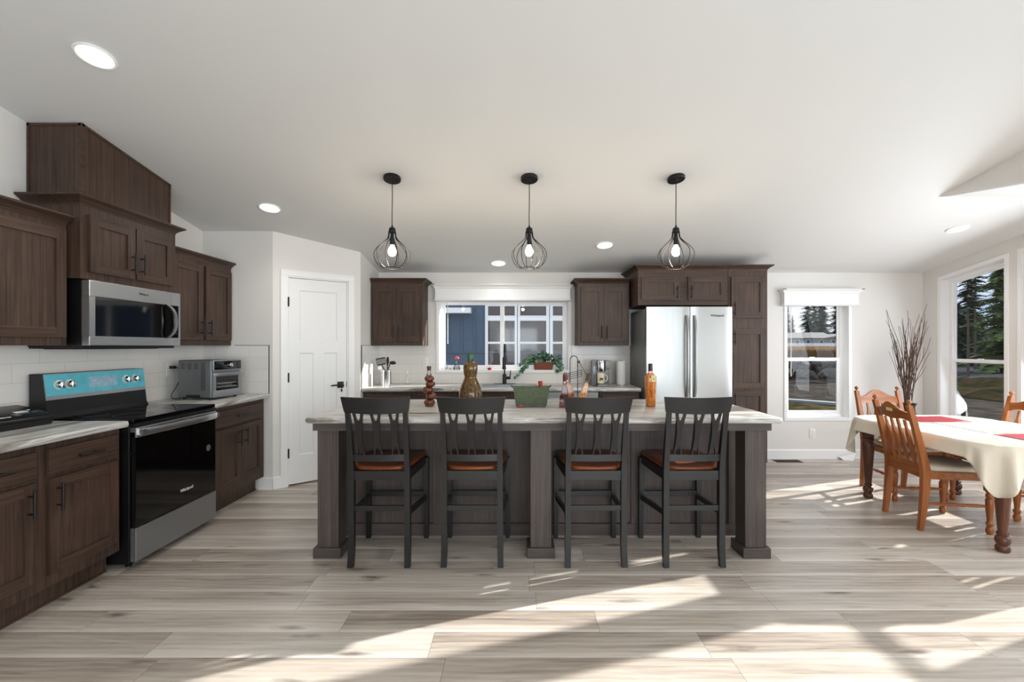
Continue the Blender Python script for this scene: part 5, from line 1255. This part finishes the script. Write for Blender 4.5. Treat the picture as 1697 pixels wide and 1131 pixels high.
mb = MB(); zs = .872; mb.T = Matrix.Translation((0, ry(zs) - .0275, zs)) @ Matrix.Rotation(R(13), 4, 'X'); mb.box(-.036, .036, -.0012, 0, -.013, .013); sk = mb.build('sticker', 'tag', cr, smooth=False)

# twigs in a floor vase
r = thing('twig_vase', 'tall dark floor vase in the corner behind the dining table', 'vase', (4.42, 5.20, 0))
mb = MB(); mb.lathe([(.09, 0), (.10, .01), (.115, .2), (.12, .38), (.10, .54), (.07, .63), (.065, .68), (.085, .72), (.075, .72), (.055, .68), (.06, .62), (.08, .5)], n=28); mb.build('body', 'vase', r)
rnd = random.Random(21); mbs = MB()
tw = thing('dry_twigs', 'bundle of tall brown dry twigs standing in the floor vase', 'twigs', (4.42, 5.20, 0))
for k in range(36):
    a = rnd.uniform(0, 2 * PI); h = rnd.uniform(1.2, 1.86); sprd = rnd.uniform(.03, .25) * (.7 + .3 * h / 1.8)
    if k < 4: sprd = .24; a = (PI, .1, PI * .95, -.2)[k]
    pts = []; p0 = Vector((rnd.uniform(-.026, .026), rnd.uniform(-.026, .026), .52)); w1, w2 = rnd.uniform(-.03, .03), rnd.uniform(-.03, .03)
    for i in range(8):
        t = i / 7; q = t ** 1.6 * sprd; pts.append((p0.x * (1 - t) + math.cos(a) * q + w1 * min(1, 2 * t) * math.sin(t * 9), p0.y * (1 - t) + .55 * math.sin(a) * q + w2 * min(1, 2 * t) * math.sin(t * 7), .52 + (h - .52) * t))
    mbs.tube(pts, [.0052 - .0034 * i / 7 for i in range(8)], 6)
    if rnd.random() < .6:
        b = Vector(pts[4]); e = Vector(pts[6]) + Vector((rnd.uniform(-.10, .10), rnd.uniform(-.04, .04), rnd.uniform(-.05, .12))); mbs.tube([b, b.lerp(e, .5) + Vector((.01, 0, 0)), e], [.003, .0024, .0014], 5)
mbs.build('stems', 'twig', tw)['kind'] = 'stuff'

# ================================================================= OUTDOORS
GZ = -.55
def flat(name, pts, mat, label=None):
    mb = MB(); slab_poly(mb, pts, .05) if False else None
    mb.f([mb.v(p) for p in pts]); o = mb.build(name, mat, smooth=False); return struct(o, label)
mb = MB(); mb.box(-60, 160, YB + HUGE + .02, 170, GZ - .2, GZ); struct(mb.build('ground', 'gravel', smooth=False))
mb = MB(); mb.box(XR + HUGE + .02, 160, -40, YB + HUGE + .02, GZ - .2, GZ); struct(mb.build('ground', 'gravel', smooth=False))
flat('garden_bed', [(4.2, 9.5, GZ + .02), (12, 9.5, GZ + .02), (12, 12.6, GZ + .02), (8.2, 16.6, GZ + .02), (4.2, 20, GZ + .02)], 'soil')
mb = MB(); a = Vector((4.8, 20.0, GZ)); b = Vector((12.2, 12.9, GZ)); e = Vector((.11, .115, 0))
mb.loft([[a - e, a + e, a + e + Vector((0, 0, .10)), a - e + Vector((0, 0, .10))], [b - e, b + e, b + e + Vector((0, 0, .10)), b - e + Vector((0, 0, .10))]])
struct(mb.build('kerb', 'siding', smooth=False))
flat('road', [(19, 25.5, GZ + .02), (80, 25.5, GZ + .02), (110, 52, GZ + .02), (36, 52, GZ + .02)], 'asphalt')
# rough verge between drive and road
mb = MB(); rnd = random.Random(8); nx, ny = 40, 14
g = [[mb.v((16.5 + 27 * i / nx, 15.5 + 9.8 * j / ny, GZ + .02 + (.32 * rnd.random() if 0 < i < nx and 0 < j < ny else 0))) for j in range(ny + 1)] for i in range(nx + 1)]
for i in range(nx):
    for j in range(ny): mb.f([g[i][j], g[i + 1][j], g[i + 1][j + 1], g[i][j + 1]])
struct(mb.build('verge', 'scrub'))
# raised dry field behind the boulder bank
mb = MB(); nx, ny = 40, 30
def fz(y): return .30 + 1.0 * max(0, (y - 29) / 80)
g = [[mb.v((-10 + (.80 * (29 + 130 * (j / ny) ** 1.6) + 10) * i / nx, 29 + 130 * (j / ny) ** 1.6, fz(29 + 130 * (j / ny) ** 1.6) + rnd.uniform(-.06, .06))) for j in range(ny + 1)] for i in range(nx + 1)]
for i in range(nx):
    for j in range(ny): mb.f([g[i][j], g[i + 1][j], g[i + 1][j + 1], g[i][j + 1]])
struct(mb.build('field', 'drygrass'))
mb = MB()
for k in range(2600):
    y = 29 + 26 * rnd.random() ** 1.5; x = y * rnd.uniform(.55, .73); h = rnd.uniform(.25, .6); z = fz(y) - .05; dx = rnd.uniform(-.2, .2); w_ = rnd.uniform(.03, .07)
    mb.f([mb.v((x - w_, y, z)), mb.v((x + w_, y + .02, z)), mb.v((x + dx, y, z + h))])
o = mb.build('grass', 'drygrass', smooth=False); tag(o, 'tall dry tan grass on the bank seen through the dining-side window', 'grass', kind='stuff')
# boulders of the bank
rocks = []
for q in range(4):
    mb = MB(); bmesh.ops.create_icosphere(mb.b, subdivisions=3, radius=.6); off = Vector((q * 7.3, 3, 1))
    for v_ in mb.b.verts:
        n1 = noise.noise(v_.co * 1.3 + off); n2 = noise.noise(v_.co * 3.5 + off); n3 = noise.cell(v_.co * 2.6 + off); v_.co *= (1 + .42 * n1 + .20 * n2 + .10 * n3); v_.co.z *= .78
    o = mb.build('boulder', 'rock', smooth=False); rocks.append(o); bpy.context.scene.collection.objects.unlink(o)
BL = 'rough grey boulder in the bank along the gravel drive'
mb = MB(); mb.loft([[(8, 27.2, GZ - .02), (8, 29.1, GZ - .02), (8, 29.1, .30)], [(24, 27.2, GZ - .02), (24, 29.1, GZ - .02), (24, 29.1, .30)]]); struct(mb.build('bank', 'scrub', smooth=False))
for k in range(14):
    row = k % 2; x = 14.2 + (k // 2) * 1.30 + row * .62; o = rocks[k % 4].copy(); COL.objects.link(o); o.location = (x, 26.75 + row * 1.45, GZ + .20 + row * .48); o.rotation_euler = (0, 0, rnd.uniform(0, 6)); s_ = rnd.uniform(.82, .92); o.scale = (s_, s_, s_)
    tag(o, BL, 'boulder', 'boulders along the gravel drive')
# conifers
def conifer(name, seed, H, rad, mat, sparse=1.0, bare=.08):
    rnd = random.Random(seed); r = thing(name, '', 'tree'); mb = MB(); mb.tube([(0, 0, 0), (0, 0, H * .5), (0, 0, H)], [H * .009, H * .006, .015], 7); 
    nb = int(300 * sparse); crown_ = MB(); tr_extra = mb
    for k in range(nb):
        t = bare + (1 - bare) * (k + rnd.random()) / nb; z = H * t; L_ = rad * (1 - t) ** .75 * rnd.uniform(.6, 1.1) + .12; a = rnd.uniform(0, 2 * PI); droop = rnd.uniform(-.25, .15) - .15 * (1 - t)
        d = Vector((math.cos(a), math.sin(a), droop)); side = Vector((-math.sin(a), math.cos(a), 0)); tr_extra.tube([(0, 0, z), tuple(Vector((0, 0, z)) + d * L_ * .9)], [.02, .006], 4)
        m_ = 9
        for q in range(m_):
            f_ = (q + .6) / m_; p = Vector((0, 0, z)) + d * (L_ * f_) + Vector((0, 0, -.10 * L_ * f_ * f_)); w_ = (.34 * L_ * (1.05 - f_) + .10) * rnd.uniform(.7, 1.2)
            for s_ in (-1, 1):
                tip = p + side * (s_ * w_) + d * (.35 * w_) + Vector((0, 0, rnd.uniform(-.35, .05) * w_)); e = d * (.16 * L_ / 2 + .05); crown_.f([crown_.v(p - e), crown_.v(p + e), crown_.v(tip)])
                tip2 = p + side * (s_ * w_ * .5) + d * .1 + Vector((0, 0, -rnd.uniform(.1, .5) * w_)); crown_.f([crown_.v(p - e), crown_.v(p + e), crown_.v(tip2)])
    mb.build('trunk', 'bark', r); crown_.build('crown', mat, r, smooth=False); return r
GT = 'conifers beyond the pale house'
LT = 'tall dark conifer in the tree line behind the pale house'
t0 = conifer('conifer', 4, 17, 3.4, 'needle'); t0['label'] = LT; t0['group'] = GT; t0.location = (78.4, 124, 1)
for k, (x, y, s_) in enumerate(((86.6, 124.5, 1.02), (95, 124, .98), (88.6, 133, 1.04), (97, 133, 1.04), (92, 142, 1.08), (86.2, 146.5, .8), (99, 150, 1.1), (80.0, 133.5, .55))): dup(t0, (x, y, 1), k * 1.3, None, (s_, s_, s_))
t1 = conifer('conifer', 9, 11.5, 2.6, 'needle_lit', .8, .05); t1['label'] = 'large green conifer at the right edge of the bay window view'; t1.location = (34.4, 32.6, GZ)
t2 = conifer('conifer', 14, 9.6, 1.5, 'needle', .28, .5); t2['label'] = 'thin sparse conifer with bare trunk seen through the bay window'; t2.location = (27.5, 28, GZ); t2.scale = (.86, .86, .86)
dup(t2, (37.9, 38, GZ), 2, 'second thin sparse conifer, close beside the large green conifer', (1.12, 1.12, 1.12))
t3 = conifer('conifer', 23, 6.0, 2.6, 'needle', 1.0, .02); t3['label'] = 'dense low dark conifer in the left of the bay window view'; t3.location = (42.2, 44, GZ)
dup(t3, (47.6, 44.6, GZ), 1.1, 'dense low dark conifer under the large green conifer', (1.1, 1.1, 1.15)); dup(t3, (50.5, 51, GZ), 2.2, 'dense low dark conifer behind the two thin conifers', (1.1, 1.1, 1.3))

def ext_window(parent, x0, x1, y, z0, z1, t=.10, mull=()):
    mb = MB(); d = .04
    for q in ((x0 - t, x0, z0 - t, z1 + t), (x1, x1 + t, z0 - t, z1 + t), (x0, x1, z0 - t, z0), (x0, x1, z1, z1 + t)): mb.box(q[0], q[1], y - d, y, q[2], q[3])
    for q in mull: mb.box(q[0], q[1], y - d + .005, y, q[2], q[3])
    f = mb.build('window', 'vinyl', parent, smooth=False, world=True); mb = MB(); mb.box(x0, x1, y - .012, y - .002, z0, z1); mb.build('pane', 'house_glass', f, smooth=False, world=True); return f
# neighbour house close behind the kitchen window
YNB = 9.5
r = thing('neighbor_house', 'slate blue neighbour house with white grid window outside the kitchen window', 'house', (0, 12, GZ))
mb = MB(); mb.box(-7, 4.2, YNB, 15.5, GZ, 3.5); mb.build('wall', 'blue_siding', r, smooth=False, world=True)
mb = MB(); bx = [-1.35 - .265 * k for k in range(8)] + [-1.085, -.82]
for x in [-4.6 + .265 * k for k in range(32)]:
    if not (-.72 < x < 2.2): mb.box(x - .018, x + .018, YNB - .02, YNB, 1.26, 3.4)
mb.box(-7, 4.2, YNB - .025, YNB, 1.22, 1.26); mb.build('battens', 'blue_siding', r, smooth=False, world=True)['kind'] = 'stuff'
wl = [(U(809, YNB), U(853, YNB)), (U(862, YNB), U(905, YNB)), (U(916, YNB), U(960, YNB))]
zb_, zt3 = V(605, YNB), V(508, YNB); za, zc_ = V(532, YNB), V(525, YNB); zm = V(568.5, YNB)
for a, b in wl:
    ext_window(r, a, b, YNB, zb_, zt3, .062, ((a, b, za, zc_ + .02), (a, b, zm - .022, zm + .022)))
mb = MB(); mb.box(-1.75, U(780, YNB - .3), YNB - .30, YNB, V(519, YNB - .3), V(510, YNB - .3)); mb.build('trim_board', 'vinyl', r, smooth=False, world=True)
mb = MB(); mb.box(-7.3, 4.5, YNB - .5, 15.9, 3.5, 3.62); mb.prism([(YNB - .5, 3.62), (15.9, 3.62), (12.6, 5.2)], 'x', -7.3, 4.5); mb.build('roof', 'roof', r, smooth=False, world=True)
# pale house far across the field
r = thing('farmhouse', 'low pale house with grey roof far across the dry field', 'house', (72, 112, 1.25))
mb = MB(); mb.box(58, 84, 110, 118, 1.0, 3.3); mb.prism([(80, 3.3), (90, 3.3), (85, 4.2)], 'y', 107, 118) if False else None; mb.build('wall', 'siding', r, smooth=False, world=True)
mb = MB(); mb.prism([(109.4, 3.25), (118.6, 3.25), (114, 4.7)], 'x', 57, 76); mb.prism([(72.5, 3.2), (86, 3.2), (79, 4.35)], 'y', 108.8, 118); mb.build('roof', 'roof', r, smooth=False, world=True)
for x in (66.6, 69.2, 72.4, 75.2): ext_window(r, x, x + .9, 110, 1.7, 2.7, .08)
r = thing('picket_fence', 'white board fence in front of the pale far house', 'fence', (72, 106, 1.2))
mb = MB(); [mb.box(62 + k * .9, 62.8 + k * .9, 105.9, 106, 1.2, 2.0) for k in range(20)]; mb.build('boards', 'vinyl', r, smooth=False, world=True)['kind'] = 'stuff'
# parked car
r = thing('parked_car', 'white car parked outside the bay window, only its front corner showing', 'car', (8.45, 10.1, GZ), R(-40))
sec = [ # y, half-width, z bottom, z shoulder, z top, top half-width
    (-2.32, .62, .30, .62, .66, .50), (-2.25, .80, .24, .74, .80, .66), (-2.0, .90, .20, .82, .93, .74), (-1.5, .93, .20, .86, 1.02, .76), (-1.0, .93, .20, .90, 1.07, .76), (-.35, .93, .2, .94, 1.48, .62), (.4, .93, .2, .95, 1.56, .60), (1.3, .93, .2, .96, 1.50, .58), (2.0, .90, .22, .94, 1.05, .70), (2.3, .80, .30, .85, .95, .62)]
mb = MB(); mb.loft([[(-w_, y, zb2), (-w_ * 1.0, y, (zb2 + zs_) / 2), (-w_ * .98, y, zs_), (-tw_, y, zt2), (tw_, y, zt2), (w_ * .98, y, zs_), (w_, y, (zb2 + zs_) / 2), (w_, y, zb2)] for y, w_, zb2, zs_, zt2, tw_ in sec])
mb.build('body', 'car_white', r, ang=28)
mb = MB(); mb.loft([[(-.66, -1.02, 1.085), (.66, -1.02, 1.085), (.66, -1.0, 1.09), (-.66, -1.0, 1.09)], [(-.56, -.40, 1.47), (.56, -.40, 1.47), (.56, -.38, 1.475), (-.56, -.38, 1.475)]]); mb.build('windshield', 'black_glass', r, smooth=False)
mb = MB(); mb.box(-.60, .60, -2.36, -2.26, .36, .60, .02); mb.build('grille', 'black_plastic', r)
for s in (-1, 1):
    mb = MB(); mb.loft([[(s * .42, -2.335, .63), (s * .80, -2.235, .66), (s * .80, -2.235, .75), (s * .42, -2.33, .68)], [(s * .42, -2.25, .63), (s * .86, -2.08, .70), (s * .86, -2.08, .79), (s * .42, -2.25, .69)]]); mb.build('headlight', 'black_glass', r)
    for y in (-1.45, 1.4):
        mb = MB(); mb.lathe([(.20, -.11), (.33, -.10), (.335, .10), (.20, .11)], (s * .84, y, .335), 24, axis='x'); wh = mb.build('wheel', 'tyre', r)
        mb = MB(); mb.lathe([(.20, -.115), (.20, .115)], (s * .84, y, .335), 16, axis='x'); mb.build('rim', 'steel_dull', wh)
